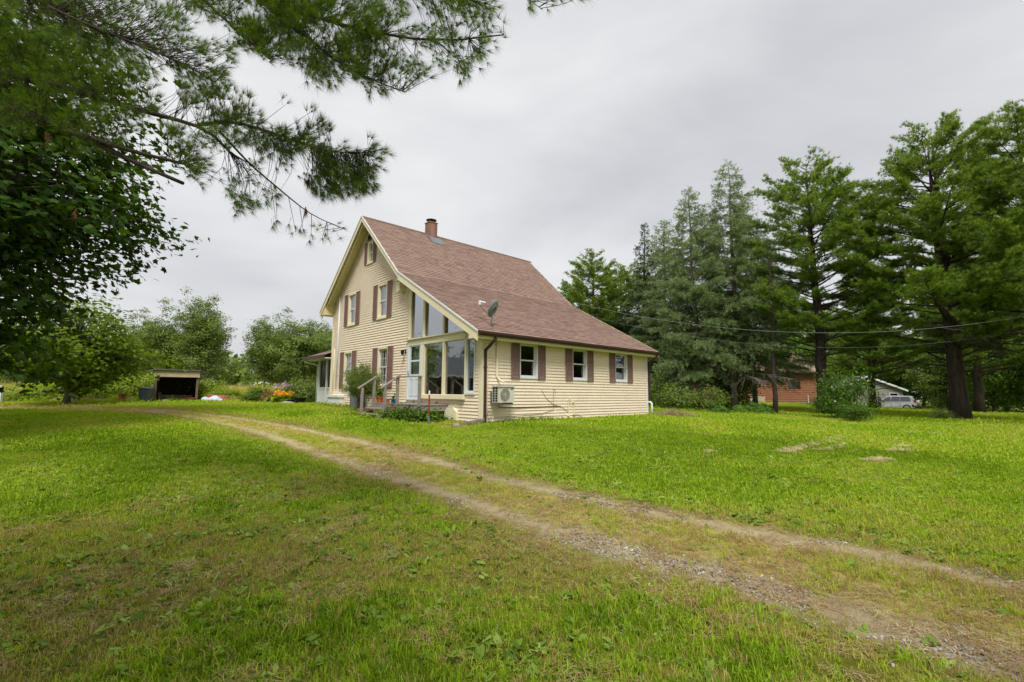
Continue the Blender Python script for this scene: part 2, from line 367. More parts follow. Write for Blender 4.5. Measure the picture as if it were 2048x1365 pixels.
edge = np.clip((np.minimum(ss + .62, 1.62 - ss)) / .25, 0, 1)
DV[..., 2] = dz + .005 + edge[None, :] * (.013 - .011 * rutm[None, :])
i, j = np.meshgrid(np.arange(ND - 1), np.arange(MCOL - 1), indexing='ij'); i = i.ravel(); j = j.ravel()
DF = np.c_[i * MCOL + j, (i + 1) * MCOL + j, (i + 1) * MCOL + j + 1, i * MCOL + j + 1]
dme = np_mesh('driveway', DV.reshape(-1, 3), DF, smooth=True)
at_ = dme.attributes.new('across', 'FLOAT', 'POINT'); at_.data.foreach_set('value', np.tile(ss, ND).astype(np.float32))
dm, dn, do = newmat('gravel_track'); Lk = dn.links.new
tcd = nn(dn, 'ShaderNodeTexCoord'); gcol, gh = ground_nodes(dn, tcd.outputs['Object'])
at_n = nn(dn, 'ShaderNodeAttribute'); at_n.attribute_name = 'across'
nzd = nn(dn, 'ShaderNodeTexNoise'); nzd.inputs['Scale'].default_value = 1.1; nzd.inputs['Detail'].default_value = 7; nzd.inputs['Roughness'].default_value = .65; Lk(tcd.outputs['Object'], nzd.inputs['Vector'])
def mth(n, op, a, b=None, c=None, clamp=False):
    x = nn(n, 'ShaderNodeMath', operation=op, use_clamp=clamp)
    for k, v in enumerate((a, b, c)):
        if v is None: continue
        if isinstance(v, (int, float)): x.inputs[k].default_value = v
        else: n.links.new(v, x.inputs[k])
    return x.outputs[0]
wob = mth(dn, 'MULTIPLY_ADD', nzd.outputs['Fac'], .5, -.25); acr = mth(dn, 'ADD', at_n.outputs['Fac'], wob)
def bell(cen, wid):
    d = mth(dn, 'SUBTRACT', acr, cen); d = mth(dn, 'DIVIDE', d, wid); d = mth(dn, 'MULTIPLY', d, d); d = mth(dn, 'MULTIPLY', d, -1.); return mth(dn, 'EXPONENT', d)
rut = mth(dn, 'ADD', bell(0., .20), bell(1., .25), clamp=True)
broad = bell(.5, .74)
z3 = nn(dn, 'ShaderNodeTexNoise'); z3.inputs['Scale'].default_value = 55; z3.inputs['Detail'].default_value = 5; z3.inputs['Roughness'].default_value = .8; Lk(tcd.outputs['Object'], z3.inputs['Vector'])
rg = nn(dn, 'ShaderNodeValToRGB'); e = rg.color_ramp.elements
e[0].position = .3; e[0].color = (.27, .215, .13, 1); e[1].position = .72; e[1].color = (.62, .53, .39, 1); q = e.new(.5); q.color = (.48, .39, .25, 1)
Lk(z3.outputs['Fac'], rg.inputs['Fac'])
z4 = nn(dn, 'ShaderNodeTexNoise'); z4.inputs['Scale'].default_value = 5; z4.inputs['Detail'].default_value = 8; z4.inputs['Roughness'].default_value = .75; Lk(tcd.outputs['Object'], z4.inputs['Vector'])
rt = nn(dn, 'ShaderNodeValToRGB'); e = rt.color_ramp.elements
e[0].position = .32; e[0].color = (.25, .25, .055, 1); e[1].position = .7; e[1].color = (.60, .48, .21, 1); q = e.new(.5); q.color = (.45, .38, .12, 1)
Lk(z4.outputs['Fac'], rt.inputs['Fac'])
m1 = nn(dn, 'ShaderNodeMixRGB'); bs = mth(dn, 'MULTIPLY_ADD', z4.outputs['Fac'], 1.4, -.35); bs = mth(dn, 'ADD', bs, broad); bs = mth(dn, 'SUBTRACT', bs, .45, clamp=True); Lk(bs, m1.inputs['Fac']); Lk(gcol, m1.inputs['Color1']); Lk(rt.outputs['Color'], m1.inputs['Color2'])
m2 = nn(dn, 'ShaderNodeMixRGB'); rs = mth(dn, 'MULTIPLY', rut, 1.12); rs2 = mth(dn, 'SUBTRACT', rs, z4.outputs['Fac']); rs2 = mth(dn, 'MULTIPLY', rs2, 1.35, clamp=True)
Lk(rs2, m2.inputs['Fac']); Lk(m1.outputs['Color'], m2.inputs['Color1']); Lk(rg.outputs['Color'], m2.inputs['Color2'])
db = nn(dn, 'ShaderNodeBsdfPrincipled'); db.inputs['Roughness'].default_value = .95; db.inputs['Specular IOR Level'].default_value = .12
dbp = nn(dn, 'ShaderNodeBump'); dbp.inputs['Strength'].default_value = .8; dbp.inputs['Distance'].default_value = .03; Lk(z3.outputs['Fac'], dbp.inputs['Height']); Lk(dbp.outputs['Normal'], db.inputs['Normal'])
Lk(m2.outputs['Color'], db.inputs['Base Color']); Lk(db.outputs[0], do.inputs['Surface'])
tag(link('driveway', dme, dm), kind='structure')

# ------------------------------------------------------------------ scattered ground cover (instanced, nobody could count it)
def proto_coll(name, meshes, mat):
    c = bpy.data.collections.new(name)
    for k, me in enumerate(meshes):
        me.materials.append(mat); o = bpy.data.objects.new(f'{name}_{k:02d}', me); c.objects.link(o)
    return c
def scatter(name, label, coll, P, rot, scl, idx, tint, cat='grass'):
    me = bpy.data.meshes.new(name); me.vertices.add(len(P)); me.vertices.foreach_set('co', np.ascontiguousarray(P, np.float32).ravel())
    def att(nm, ty, key, data):
        a = me.attributes.new(nm, ty, 'POINT'); a.data.foreach_set(key, np.ascontiguousarray(data).ravel())
    att('rot', 'FLOAT_VECTOR', 'vector', rot.astype(np.float32)); att('scl', 'FLOAT_VECTOR', 'vector', scl.astype(np.float32))
    att('idx', 'INT', 'value', idx.astype(np.int32)); att('tint', 'FLOAT', 'value', tint.astype(np.float32)); me.update()
    o = bpy.data.objects.new(name, me); COL.objects.link(o)
    g = bpy.data.node_groups.new(name, 'GeometryNodeTree')
    g.interface.new_socket('Geometry', in_out='INPUT', socket_type='NodeSocketGeometry'); g.interface.new_socket('Geometry', in_out='OUTPUT', socket_type='NodeSocketGeometry')
    gi = g.nodes.new('NodeGroupInput'); gout = g.nodes.new('NodeGroupOutput'); ip = g.nodes.new('GeometryNodeInstanceOnPoints'); ci = g.nodes.new('GeometryNodeCollectionInfo')
    ci.inputs['Collection'].default_value = coll; ci.inputs['Separate Children'].default_value = True; ci.inputs['Reset Children'].default_value = True
    ip.inputs['Pick Instance'].default_value = True
    def na(nm, ty):
        x = g.nodes.new('GeometryNodeInputNamedAttribute'); x.data_type = ty; x.inputs['Name'].default_value = nm; return x.outputs['Attribute']
    k = g.links.new
    mtp = g.nodes.new('GeometryNodeMeshToPoints'); k(gi.outputs[0], mtp.inputs['Mesh'])
    k(mtp.outputs['Points'], ip.inputs['Points']); k(ci.outputs[0], ip.inputs['Instance'])
    k(na('idx', 'INT'), ip.inputs['Instance Index']); k(na('scl', 'FLOAT_VECTOR'), ip.inputs['Scale'])
    er = g.nodes.new('FunctionNodeEulerToRotation'); k(na('rot', 'FLOAT_VECTOR'), er.inputs[0]); k(er.outputs[0], ip.inputs['Rotation'])
    k(ip.outputs['Instances'], gout.inputs[0])
    md = o.modifiers.new('scatter', 'NODES'); md.node_group = g
    tag(o, label, cat, kind='stuff'); return o
rng = np.random.default_rng(3)
def blade_clump(rng, nb, rad, h0, h1, w, lean=.5, seg=2):
    V = []; F = []
    for _ in range(nb):
        a = rng.uniform(0, 6.28); r = rad * math.sqrt(rng.random()); p = np.array([r * math.cos(a), r * math.sin(a), 0])
        h = rng.uniform(h0, h1); la = rng.uniform(0, 6.28); ln = rng.uniform(.1, lean) * h; d = np.array([math.cos(la), math.sin(la), 0]); sd = np.array([-d[1], d[0], 0]) if rng.random() < .6 else np.array([d[0], d[1], 0]) * .6 + np.array([-d[1], d[0], 0]) * .4
        b = len(V); ww = w * rng.uniform(.7, 1.3)
        q1 = p + d * ln * .3 + np.array([0, 0, h * .6]); q2 = p + d * ln + np.array([0, 0, h * rng.uniform(.75, 1.)])
        V += [p - sd * ww, p + sd * ww, q1 + sd * ww * .8, q1 - sd * ww * .8, q2]
        F += [(b, b + 1, b + 2), (b, b + 2, b + 3), (b + 3, b + 2, b + 4)]
    return np_mesh('blades', np.array(V), np.array(F))
def leaf_clump(rng, nl, rad, h, size, round_=True):
    V = []; F = []
    for _ in range(nl):
        a = rng.uniform(0, 6.28); r = rad * math.sqrt(rng.random()); c = np.array([r * math.cos(a), r * math.sin(a), h * rng.uniform(.3, 1)])
        s = size * rng.uniform(.6, 1.2); t = rng.uniform(0, 6.28); nrm = np.array([rng.normal() * .4, rng.normal() * .4, 1]); nrm /= np.linalg.norm(nrm)
        e1 = np.cross(nrm, [math.cos(t), math.sin(t), 0]); e1 /= np.linalg.norm(e1); e2 = np.cross(nrm, e1); b = len(V)
        el = 1.0 if round_ else 2.4
        V += [c]
        for k in range(6):
            an = k * math.pi / 3; V.append(c + (e1 * math.cos(an) * el + e2 * math.sin(an)) * s * .5 - nrm * (.15 * s if k % 2 else 0))
        F += [(b, b + 1 + k, b + 1 + (k + 1) % 6) for k in range(6)]
    return np_mesh('weed_leaves', np.array(V), np.array(F))
GREEN = [(0.0, (.065, .12, .006)), (.3, (.195, .335, .014)), (.55, (.355, .53, .034)), (.75, (.47, .53, .07)), (.88, (.42, .33, .10)), (1.0, (.52, .42, .20))]
MT['grass'] = leafmat('grass_blade', GREEN, trans=.3, instancer=True, rough=.7, spec=.08)
MT['weed'] = leafmat('weed_leaf', [(0, (.09, .17, .012)), (.5, (.19, .31, .03)), (1, (.36, .46, .10))], trans=.25, instancer=True)
MT['straw'] = leafmat('dry_straw', [(0, (.22, .12, .05)), (.5, (.42, .28, .13)), (1, (.66, .55, .32))], trans=.15, instancer=True, rough=.8)
near_c = proto_coll('near_blades', [blade_clump(rng, 10, .055, .02, .06, .0029, .7) for _ in range(5)] + [blade_clump(rng, 7, .04, .03, .10, .0036, .9) for _ in range(2)], MT['grass'])
mid_c = proto_coll('mid_blades', [blade_clump(rng, 14, .13, .02, .065, .0052, .6) for _ in range(5)], MT['grass'])
far_c = proto_coll('far_blades', [blade_clump(rng, 14, .28, .02, .07, .011, .7) for _ in range(4)], MT['grass'])
weed_c = proto_coll('weed_leaves', [leaf_clump(rng, 7, .05, .035, .022) for _ in range(4)] + [leaf_clump(rng, 6, .05, .03, .03, False) for _ in range(3)], MT['weed'])
HROT = math.atan2(-UD[1], -UD[0])
def house_uv(x, y):
    dx, dy = x - HC[0], y - HC[1]; return dx * UD[0] + dy * UD[1], dx * VD[0] + dy * VD[1]
def sector(rng, r0, r1, dens, half=R_(57)):
    n = int(half * (r1 ** 2 - r0 ** 2) * dens); r = np.sqrt(rng.uniform(r0 ** 2, r1 ** 2, n)); a = rng.uniform(-half, half, n)
    return r * np.sin(a), r * np.cos(a)
def covered(x, y):
    u, v = house_uv(x, y); h = (u > -.02) & (u < 11.4) & (v > -.02) & (v < 9.3)
    h |= (u > 1.6) & (u < 4.9) & (v > -1.05) & (v < .1)
    h |= (u > 11.2) & (u < 13.6) & (v > .1) & (v < 4.6)
    return h
# dry spots in the lawn
def dryness(x, y):
    dF = seg_dist(x, y, rF); dN = seg_dist(x, y, rN); dm = np.minimum(dF, dN)
    sgn = dF + dN < 1.95                                    # between the ruts
    prox = np.exp(-(np.minimum(dm, 5) / .8) ** 2)
    f = fbm(x, y, 1.5, 2); g = fbm(x, y, .5, 5)
    u, v = house_uv(x, y)
    nearwall = np.exp(-((np.minimum(np.abs(v + .8), 5)) / .6) ** 2) * ((u > -.5) & (u < 3)) * .5
    left = np.clip((9 - np.hypot(x + 1, y - 4)) / 9, 0, 1)
    lawn = np.where(dF < dN, .10, .50 * left + .12)
    near_ = np.clip((9.0 - np.hypot(x, y)) / 5, 0, 1) * (dN < dF) * np.clip((g - .38) * 6, 0, 1) * .52
    dry = near_ + lawn * (f > .5) * 1.2 + prox * .60 + sgn * .30 + nearwall + .25 * (g - .5) + .35 * (f - .5)
    return dry, dm, dF, dN, sgn
def lawn(name, label, r0, r1, dens, coll, nvar, s0, s1, seed):
    rg_ = np.random.default_rng(seed); x, y = sector(rg_, r0, r1, dens)
    dry, dm, dF, dN, sgn = dryness(x, y)
    g = fbm(x, y, .8, 4)
    p = np.ones(len(x)); p = np.where(dm < .36, np.clip((dm - .04) / .32, .05, 1) * .8 * (g > .40) + .04, p); p = np.where(sgn & (dm >= .34), .75 + .25 * (g > .5), p)
    p *= np.clip(1.35 - .6 * np.clip(dry, 0, 1), .5, 1)
    k = (rg_.random(len(x)) < p) & ~covered(x, y)
    # beyond the mown lawn the meadow starts
    k &= ~meadow_zone(x, y)
    x, y, dry = x[k], y[k], dry[k]; n = len(x); z = gz(x, y) + .003 + .012 * (dm[k] < 1.05)
    far_side = (dF < dN)[k]
    tint = .42 + .24 * (fbm(x, y, 3.5, 1) - .5) * 2 + (.14 if r0 < 14 else .09) * rg_.normal(size=n) + .42 * np.clip(dry, 0, 1) + np.where(far_side, .06, -.05) + (.06 if r0 >= 14 else 0.0)  # farther bands get a lighter tint, painting in the lens falloff
    tint = np.where(rg_.random(n) < (.10 if r0 < 6 else .04) + .35 * np.clip(dry, 0, 1), np.maximum(tint, .75 + .25 * rg_.random(n)), tint)
    sc = rg_.uniform(s0, s1, n) * (1 - .35 * np.clip(dry, 0, 1)); hs = sc * rg_.uniform(.7, 1.25, n) * (.6 + .75 * fbm(x, y, .7, 6))
    rot = np.c_[rg_.normal(0, .12, n), rg_.normal(0, .12, n), rg_.uniform(0, 6.28, n)]
    return scatter(name, label, coll, np.c_[x, y, z], rot, np.c_[sc, sc, hs], rg_.integers(0, nvar, n), np.clip(tint, 0, 1))
MEADOW_Y = 30.5
def meadow_zone(x, y):
    u, v = house_uv(x, y)
    left = (x < -6) & (y > 27.5 + .8 * np.sin(x * .7) + np.clip((-x - 14) * .02, 0, 1)) & (u > 0)
    return left
lawn('lawn_grass', 'short mown grass in front of the driveway and around it', 2.0, 6.5, 820, near_c, 7, .85, 1.35, 21)
lawn('lawn_grass', 'short mown grass across the middle of the lawn', 6.5, 14, 400, mid_c, 5, .8, 1.3, 22)
lawn('lawn_grass', 'mown grass of the far lawn beside the house, tint lightened for lens falloff', 14, 30, 135, far_c, 4, .8, 1.25, 23)
lawn('lawn_grass', 'mown grass of the neighbouring lawns far off', 30, 62, 36, far_c, 4, 1.2, 2.2, 24)
# clover and small broad leaves
rw = np.random.default_rng(31); x, y = sector(rw, 2.0, 12, 150)
dry, dm, dF, dN, sgn = dryness(x, y); p = np.where(dm < .4, .06, .35 + 1.3 * (fbm(x, y, .9, 3) - .42)); p = np.where(sgn, p * .35, p)
p = np.where((dF < dN) & (dF > .35) & (dF < .95) & (x > 0) & ~sgn, 1.0, p); k = (rw.random(len(x)) < p) & ~covered(x, y); edgek = ((dF < dN) & (dF < .95))[k]
x, y = x[k], y[k]; n = len(x); sc = rw.uniform(.6, 1.3, n) * np.where(edgek, 1.05, .85) * (1 + np.hypot(x, y) * .02)
scatter('clover', 'small clover and weed leaves among the grass', weed_c, np.c_[x, y, gz(x, y) + .006], np.c_[rw.normal(0, .15, n), rw.normal(0, .15, n), rw.uniform(0, 6.28, n)], np.c_[sc, sc, sc], rw.integers(0, 7, n), np.clip(.45 + .25 * rw.normal(size=n), 0, 1), 'weeds')
# pine needles and straw lying about
def straw_mesh(rng, n, rad, l):
    V = []; F = []
    for _ in range(n):
        a = rng.uniform(0, 6.28); r = rad * math.sqrt(rng.random()); c = np.array([r * math.cos(a), r * math.sin(a), rng.uniform(.002, .014)]); t = rng.uniform(0, 6.28)
        d = np.array([math.cos(t), math.sin(t), rng.normal() * .12]) * l * rng.uniform(.5, 1.2) / 2; s = np.array([-math.sin(t), math.cos(t), 0]) * .0013; b = len(V)
        V += [c - d - s, c - d + s, c + d + s, c + d - s]; F.append((b, b + 1, b + 2, b + 3))
    return np_mesh('straw', np.array(V), np.array(F))
straw_c = proto_coll('straw', [straw_mesh(rng, 16, .1, .09) for _ in range(4)], MT['straw'])
x, y = sector(rw, 2.0, 11, 150); dry, dm, dF, dN, sgn = dryness(x, y)
p = np.clip(.03 + .25 * sgn + .22 * (dm < .6) + .4 * np.clip(dry, 0, .8) * (fbm(x, y, .7, 0) > .48), 0, .95); p *= (.35 + .65 * (fbm(x, y, 1.1, 7) > .45)); k = rw.random(len(x)) < p
x, y = x[k], y[k]; n = len(x); zz = gz(x, y) + .02
scatter('pine_needle_litter', 'brown fallen pine needles on the track', straw_c, np.c_[x, y, zz], np.c_[np.zeros(n), np.zeros(n), rw.uniform(0, 6.28, n)], np.ones((n, 3)) * rw.uniform(.7, 1.4, (n, 1)), rw.integers(0, 4, n), np.clip(.5 + .28 * rw.normal(size=n), 0, 1), 'litter')
# gravel in the ruts
MT['gravel'] = leafmat('gravel_stone', [(0, (.17, .15, .125)), (.5, (.36, .33, .285)), (1, (.58, .54, .48))], trans=0.0, instancer=True, rough=.9)
def stone(rng):
    mb = MB(); mb.sphere((0, 0, 0), (1, .8, .5), 6, 4); me = mb.mesh('stone')
    for v in me.vertices: v.co *= rng.uniform(.75, 1.2)
    return me
grav_c = proto_coll('gravel_stones', [stone(rng) for _ in range(4)], MT['gravel'])
xs = []; 
for Rt in (rF, rN):
    n = 26000; q = np.sqrt(rw.random(n)); tt = np.interp(rw.uniform(2.2, 12, n), np.hypot(Rt[:, 0], Rt[:, 1])[::1], np.arange(ND)) if False else rw.uniform(0, ND - 1.01, n)
    i0 = tt.astype(int); fr = (tt - i0)[:, None]; c = Rt[i0] * (1 - fr) + Rt[i0 + 1] * fr; c = c[:, :2] + rw.normal(0, .21, (n, 2)); xs.append(c[(np.hypot(c[:, 0], c[:, 1]) < 9) & (rw.random(n) < np.clip((9.5 - np.hypot(c[:, 0], c[:, 1])) / 5, 0, 1))])
c = np.vstack(xs); keep = fbm(c[:, 0], c[:, 1], .9, 6) > .46; c = c[keep]; n = len(c)
sz = np.exp(rw.normal(math.log(.007), .45, n)); sz = np.clip(sz, .003, .02) * (1 + np.hypot(c[:, 0], c[:, 1]) * .03)
scatter('gravel', 'grey gravel lying in the wheel ruts', grav_c, np.c_[c, gz(c[:, 0], c[:, 1]) + .018], rw.uniform(0, 6.28, (n, 3)), np.c_[sz, sz, sz], rw.integers(0, 4, n), rw.random(n), 'gravel')
# raked clippings on the right lawn
cl = []
for (a, b, m) in [((1575, 905), (1690, 876), 26), ((1560, 908), (1600, 903), 6), ((1735, 927), (1775, 922), 16), ((1785, 905), (1825, 905), 16), ((1795, 898), (1815, 896), 8), ((1810, 868), (1835, 866), 5), ((1870, 871), (1885, 870), 4), ((1640, 905), (1700, 890), 8), ((1420, 908), (1428, 908), 3)]:
    A, B = gp(*a), gp(*b)
    for _ in range(m * 4):
        t = rw.random(); q = A + (B - A) * t + np.r_[rw.normal(0, .07, 2), 0]; cl.append(q)
cl = np.array(cl); n = len(cl)
hay_c = proto_coll('hay', [straw_mesh(rng, 26, .07, .12) for _ in range(4)], MT['straw'])
scatter('grass_clippings', 'dry straw-coloured grass clippings left on the lawn', hay_c, np.c_[cl[:, :2], gz(cl[:, 0], cl[:, 1]) + .035], np.c_[rw.normal(0, .2, (n, 2)), rw.uniform(0, 6.28, n)], np.ones((n, 3)) * np.array([1.2, 1.2, 1.2]), rw.integers(0, 4, n), np.clip(.95 + .1 * rw.normal(size=n), 0, 1), 'clippings')
# uncut meadow at the back
md_c = proto_coll('meadow_blades', [blade_clump(rng, 16, .35, .35, .95, .011, .5) for _ in range(4)], MT['grass'])
x = rw.uniform(-75, 4, 60000); y = rw.uniform(27, 75, 60000); u, v = house_uv(x, y)
k = meadow_zone(x, y) & (u > 1) & (np.abs(np.arctan2(x, y)) < R_(58)) & ~covered(x, y) & (rw.random(60000) < np.clip(34 / y, .3, 1)); x, y = x[k], y[k]; n = len(x)
sh = ((x > -24.5) & (x < -17.5) & (y < 30.6)); x, y = x[~sh], y[~sh]; n = len(x)
sc = rw.uniform(.7, 1.4, n); hgt = sc * np.where(y < 30, .35, 1.05) * (.5 + fbm(x, y, 4, 3))
scatter('meadow_grass', 'tall uncut meadow grass with straw-coloured heads behind the yard', md_c, np.c_[x, y, gz(x, y)], np.c_[rw.normal(0, .1, (n, 2)), rw.uniform(0, 6.28, n)], np.c_[sc, sc, hgt], rw.integers(0, 4, n), np.clip(.84 + .4 * (fbm(x, y, 5, 2) - .45) + .12 * rw.normal(size=n), 0, 1))
# rough grass strip along the tree line to the right
rt_ = [gp(*p) for p in [(1310, 826), (1400, 826), (1560, 832), (1700, 838), (1860, 845), (2048, 852), (2300, 858)]]
rp_ = resample(rt_, 60); n = 2600; tt = rw.uniform(0, 58.9, n); i0 = tt.astype(int); c = rp_[i0] + (rp_[i0 + 1] - rp_[i0]) * (tt - i0)[:, None]; c = c[:, :2] + rw.normal(0, .5, (n, 2)) + np.array([0, .5])
scatter('rough_grass', 'uncut rough grass along the foot of the tree row', md_c, np.c_[c, gz(c[:, 0], c[:, 1])], np.c_[rw.normal(0, .15, (n, 2)), rw.uniform(0, 6.28, n)], np.c_[np.ones(n) * .6, np.ones(n) * .6, rw.uniform(.10, .27, n)], rw.integers(0, 4, n), np.clip(.3 + .2 * rw.normal(size=n), 0, .8))

# ================================================================== THE HOUSE (local x = -u along the gable, y = v along the long wall)
house = empty('house', tuple(HC), HROT)
tag(house, 'cream clapboard house with brown shingle roof and tall slanted sunroom windows', 'house')
def GB(mb, u0, u1, o0, o1, z0, z1): return mb.box(-u1, -u0, -o1, -o0, z0, z1)        # gable plane: outward = -v
def SB(mb, v0, v1, o0, o1, z0, z1): return mb.box(o0, o1, v0, v1, z0, z1)              # long wall: outward = -u
PL = {'g': GB, 's': SB}
RID, LEV, BRK, REV = (7.68, 8.33), (11.85, 4.66), (4.42, 5.30), (-.35, 2.67)
V0, V1 = -.45, 9.50
def rtop(u):
    p = [REV, BRK, RID, LEV]; return float(np.interp(u, [q[0] for q in p], [q[1] for q in p]))
WU, WV = 11.3, 9.1
# ---- openings (u0,u1,z0,z1 or sloped top as function)
SL = lambda u: 2.44 + .545 * u
G_OPEN = [(8.90, 9.58, 3.90, 5.20), (6.06, 6.74, 3.90, 5.18), (9.07, 9.77, 1.12, 2.58), (5.85, 6.55, 1.12, 2.57), (7.44, 7.85, 6.42, 7.24),
          (3.36, 4.22, .62, 2.62), (2.05, 3.19, .79, 2.55), (.83, 1.95, .79, 2.55), (.36, .74, .90, 2.54),
          (3.30, 4.12, 2.80, SL), (2.07, 3.18, 2.80, SL), (.77, 1.97, 2.80, SL)]
S_OPEN = [(1.57, 2.31, 1.38, 2.46), (4.18, 4.93, 1.38, 2.46), (6.79, 7.54, 1.38, 2.46)]
def columns(mb, plane, a_max, opens, top, o0, o1, zb=-.5, brk=()):
    xs = sorted(set([0.0, a_max] + [o[0] for o in opens] + [o[1] for o in opens] + list(brk)))
    for a, b in zip(xs[:-1], xs[1:]):
        if b - a < 1e-4: continue
        m = (a + b) / 2; inside = sorted([o for o in opens if o[0] <= m <= o[1]], key=lambda o: o[2])
        zl = (zb, zb)
        spans = []
        for o in inside:
            spans.append((zl, (o[2], o[2]))); zl = (o[3](a), o[3](b)) if callable(o[3]) else (o[3], o[3])
        spans.append((zl, (top(a), top(b))))
        for (l, h) in spans:
            if h[0] - l[0] < 1e-3 and h[1] - l[1] < 1e-3: continue
            if plane == 'g':
                mb.hexa([(-b, -o0, l[1]), (-a, -o0, l[0]), (-a, -o1, l[0]), (-b, -o1, l[1]), (-b, -o0, h[1]), (-a, -o0, h[0]), (-a, -o1, h[0]), (-b, -o1, h[1])])
            else:
                mb.hexa([(o0, a, l[0]), (o1, a, l[0]), (o1, b, l[1]), (o0, b, l[1]), (o0, a, h[0]), (o1, a, h[0]), (o1, b, h[1]), (o0, b, h[1])])
wt = lambda u: rtop(u) - .19
mb = MB(); columns(mb, 'g', WU, G_OPEN, wt, -.14, -.004, brk=(BRK[0], RID[0])); mb.build('wall', MT['inner'], house)
mb = MB(); columns(mb, 's', WV, S_OPEN, lambda v: 2.62, -.14, -.004); mb.build('wall', MT['inner'], house)
mb = MB(); mb.prism([(-.0, WV - .14, -.5), (-WU, WV - .14, -.5), (-WU, WV - .14, wt(WU)), (-RID[0], WV - .14, wt(RID[0])), (-BRK[0], WV - .14, wt(BRK[0])), (0, WV - .14, wt(0))], (0, .14, 0)); mb.build('wall', MT['siding'], house)
mb = MB(); mb.box(-WU, -WU + .14, .0, WV, -.5, wt(WU)); mb.build('wall', MT['siding'], house)
mb = MB(); mb.box(-WU + .15, -.15, .15, WV - .15, .40, .52); mb.build('floor', MT['innerdark'], house)
mb = MB(); mb.box(-WU + .15, -4.46, .15, WV - .15, 2.95, 3.15); mb.build('upper_floor', MT['inner'], house)
mb = MB(); mb.box(-4.46, -4.34, .15, WV - .15, .52, 4.9); mb.build('inner_wall', MT['inner'], house)
mb = MB(); mb.box(-4.3, -.16, 3.3, 3.4, .52, 2.6); mb.build('inner_wall', MT['innerdark'], house)
MT['valance'] = pmat('green_valance', hexc('#9DB3A2'), rough=.9, var=.1)
mb = MB(); mb.box(-3.14, -.88, .16, .19, 2.33, 2.56); mb.build('valance', MT['valance'], house)
mb = MB(); mb.box(-WU + .15, -4.5, 4.2, 4.3, .52, 2.95).box(-WU + .15, -4.5, 4.2, 4.3, 3.15, 5.2); mb.build('inner_wall', MT['inner'], house)
# ---- foundation
mb = MB(); mb.box(-WU + .02, -.02, .0, .12, -.6, .0); mb.box(-.14, -.03, .12, WV - .02, -.6, .0); mb.build('foundation', MT['concrete'], house)
# ---- clapboards: panels of two laps, cut round the openings and along the roof slopes
LAP = .1016
def siding(plane, a_max, excl, left, right, ztop, top_clear):
    npan = int(ztop / (2 * LAP)) + 1
    for k in range(npan):
        runs = []
        for lap in range(2):
            z0 = (2 * k + lap) * LAP + .01; z1 = z0 + LAP
            cuts = sorted(set([z0, z1] + [z for e in excl for z in (e[2], e[3]) if z0 < z < z1]))
            for za, zb_ in zip(cuts[:-1], cuts[1:]):
                zm = (za + zb_) / 2
                lo = max(left(za), left(zb_)) if False else (left(za), left(zb_)); hi = (right(za), right(zb_))
                if hi[0] - lo[0] < .02: continue
                holes = sorted([(e[0], e[1]) for e in excl if e[2] < zm < e[3]])
                cur = lo; segs = []
                for (h0, h1) in holes:
                    if h1 < cur[0] or h0 > hi[0]: continue
                    if h0 - cur[0] > .02: segs.append((cur, (min(h0, hi[0]), min(h0, hi[1])) if h0 < hi[1] else hi))
                    cur = (max(h1, cur[0]), max(h1, cur[1]))
                if hi[0] - cur[0] > .02: segs.append((cur, hi))
                t = lambda z: .002 + .026 * (z1 - z) / LAP
                for (p, q) in segs:
                    q = (q[0], max(q[1], p[1] + .001))
                    mb = None
                    for r in runs:
                        if r[0] < q[0] - .05 and r[1] > p[0] + .05 and r[3] >= za - .001: mb = r; break
                    if mb is None: mb = [p[0], q[0], MB(), za]; runs.append(mb)
                    mb[3] = zb_
                    o0, o1 = t(za), t(zb_); lip = -.002
                    if plane == 'g': f = lambda a, o, z: (-a, -o, z)
                    else: f = lambda a, o, z: (o, a, z)
                    mb[2].hexa([f(p[0], lip, za), f(q[0], lip, za), f(q[0], o0, za), f(p[0], o0, za), f(p[1], lip, zb_), f(q[1], lip, zb_), f(q[1], o1, zb_), f(p[1], o1, zb_)])
        for r in runs: r[2].build('clapboard', MT['siding'], house)
def inv(z, a, b): return a[0] + (z + .17 - a[1]) / (b[1] - a[1]) * (b[0] - a[0])
def g_left(z):                                       # smallest u at height z
    return .10 if z < wt(.10) else (inv(z, REV, BRK) if z < BRK[1] - .17 else inv(z, BRK, RID))
def g_right(z): return 11.22 if z < wt(11.22) else inv(z, LEV, RID)
G_EX = [(8.83, 9.65, 3.84, 5.27), (6.0, 6.80, 3.84, 5.25), (9.0, 9.84, 1.05, 2.66), (5.78, 6.62, 1.05, 2.65), (7.39, 7.90, 6.37, 7.29),
        (3.26, 4.30, .50, 2.75), (.80, 4.28, .67, 2.75), (.69, 4.28, 2.75, 6.0), (.30, .80, .84, 2.60)]
siding('g', WU, G_EX, g_left, g_right, 8.1, None)
S_EX = [(1.52, 2.36, 1.33, 2.6), (4.13, 4.98, 1.33, 2.6), (6.74, 7.59, 1.33, 2.6)]
siding('s', WV, S_EX, lambda z: .09, lambda z: 9.03, 2.34, None)
# ---- corner boards and frieze
mb = MB(); GB(mb, -.037, .105, .0, .037, -.02, 2.46); SB(mb, .0, .095, .0, .037, -.02, 2.46); mb.build('corner_board', MT['trim'], house)
mb = MB(); GB(mb, 11.21, 11.33, .0, .037, -.02, 4.5); mb.build('corner_board', MT['trim'], house)
mb = MB(); SB(mb, 9.02, 9.11, .0, .037, -.02, 2.5); mb.build('corner_board', MT['white'], house)
mb = MB(); SB(mb, .0, 9.11, .002, .04, 2.44, 2.56); mb.build('frieze_board', MT['trim'], house)
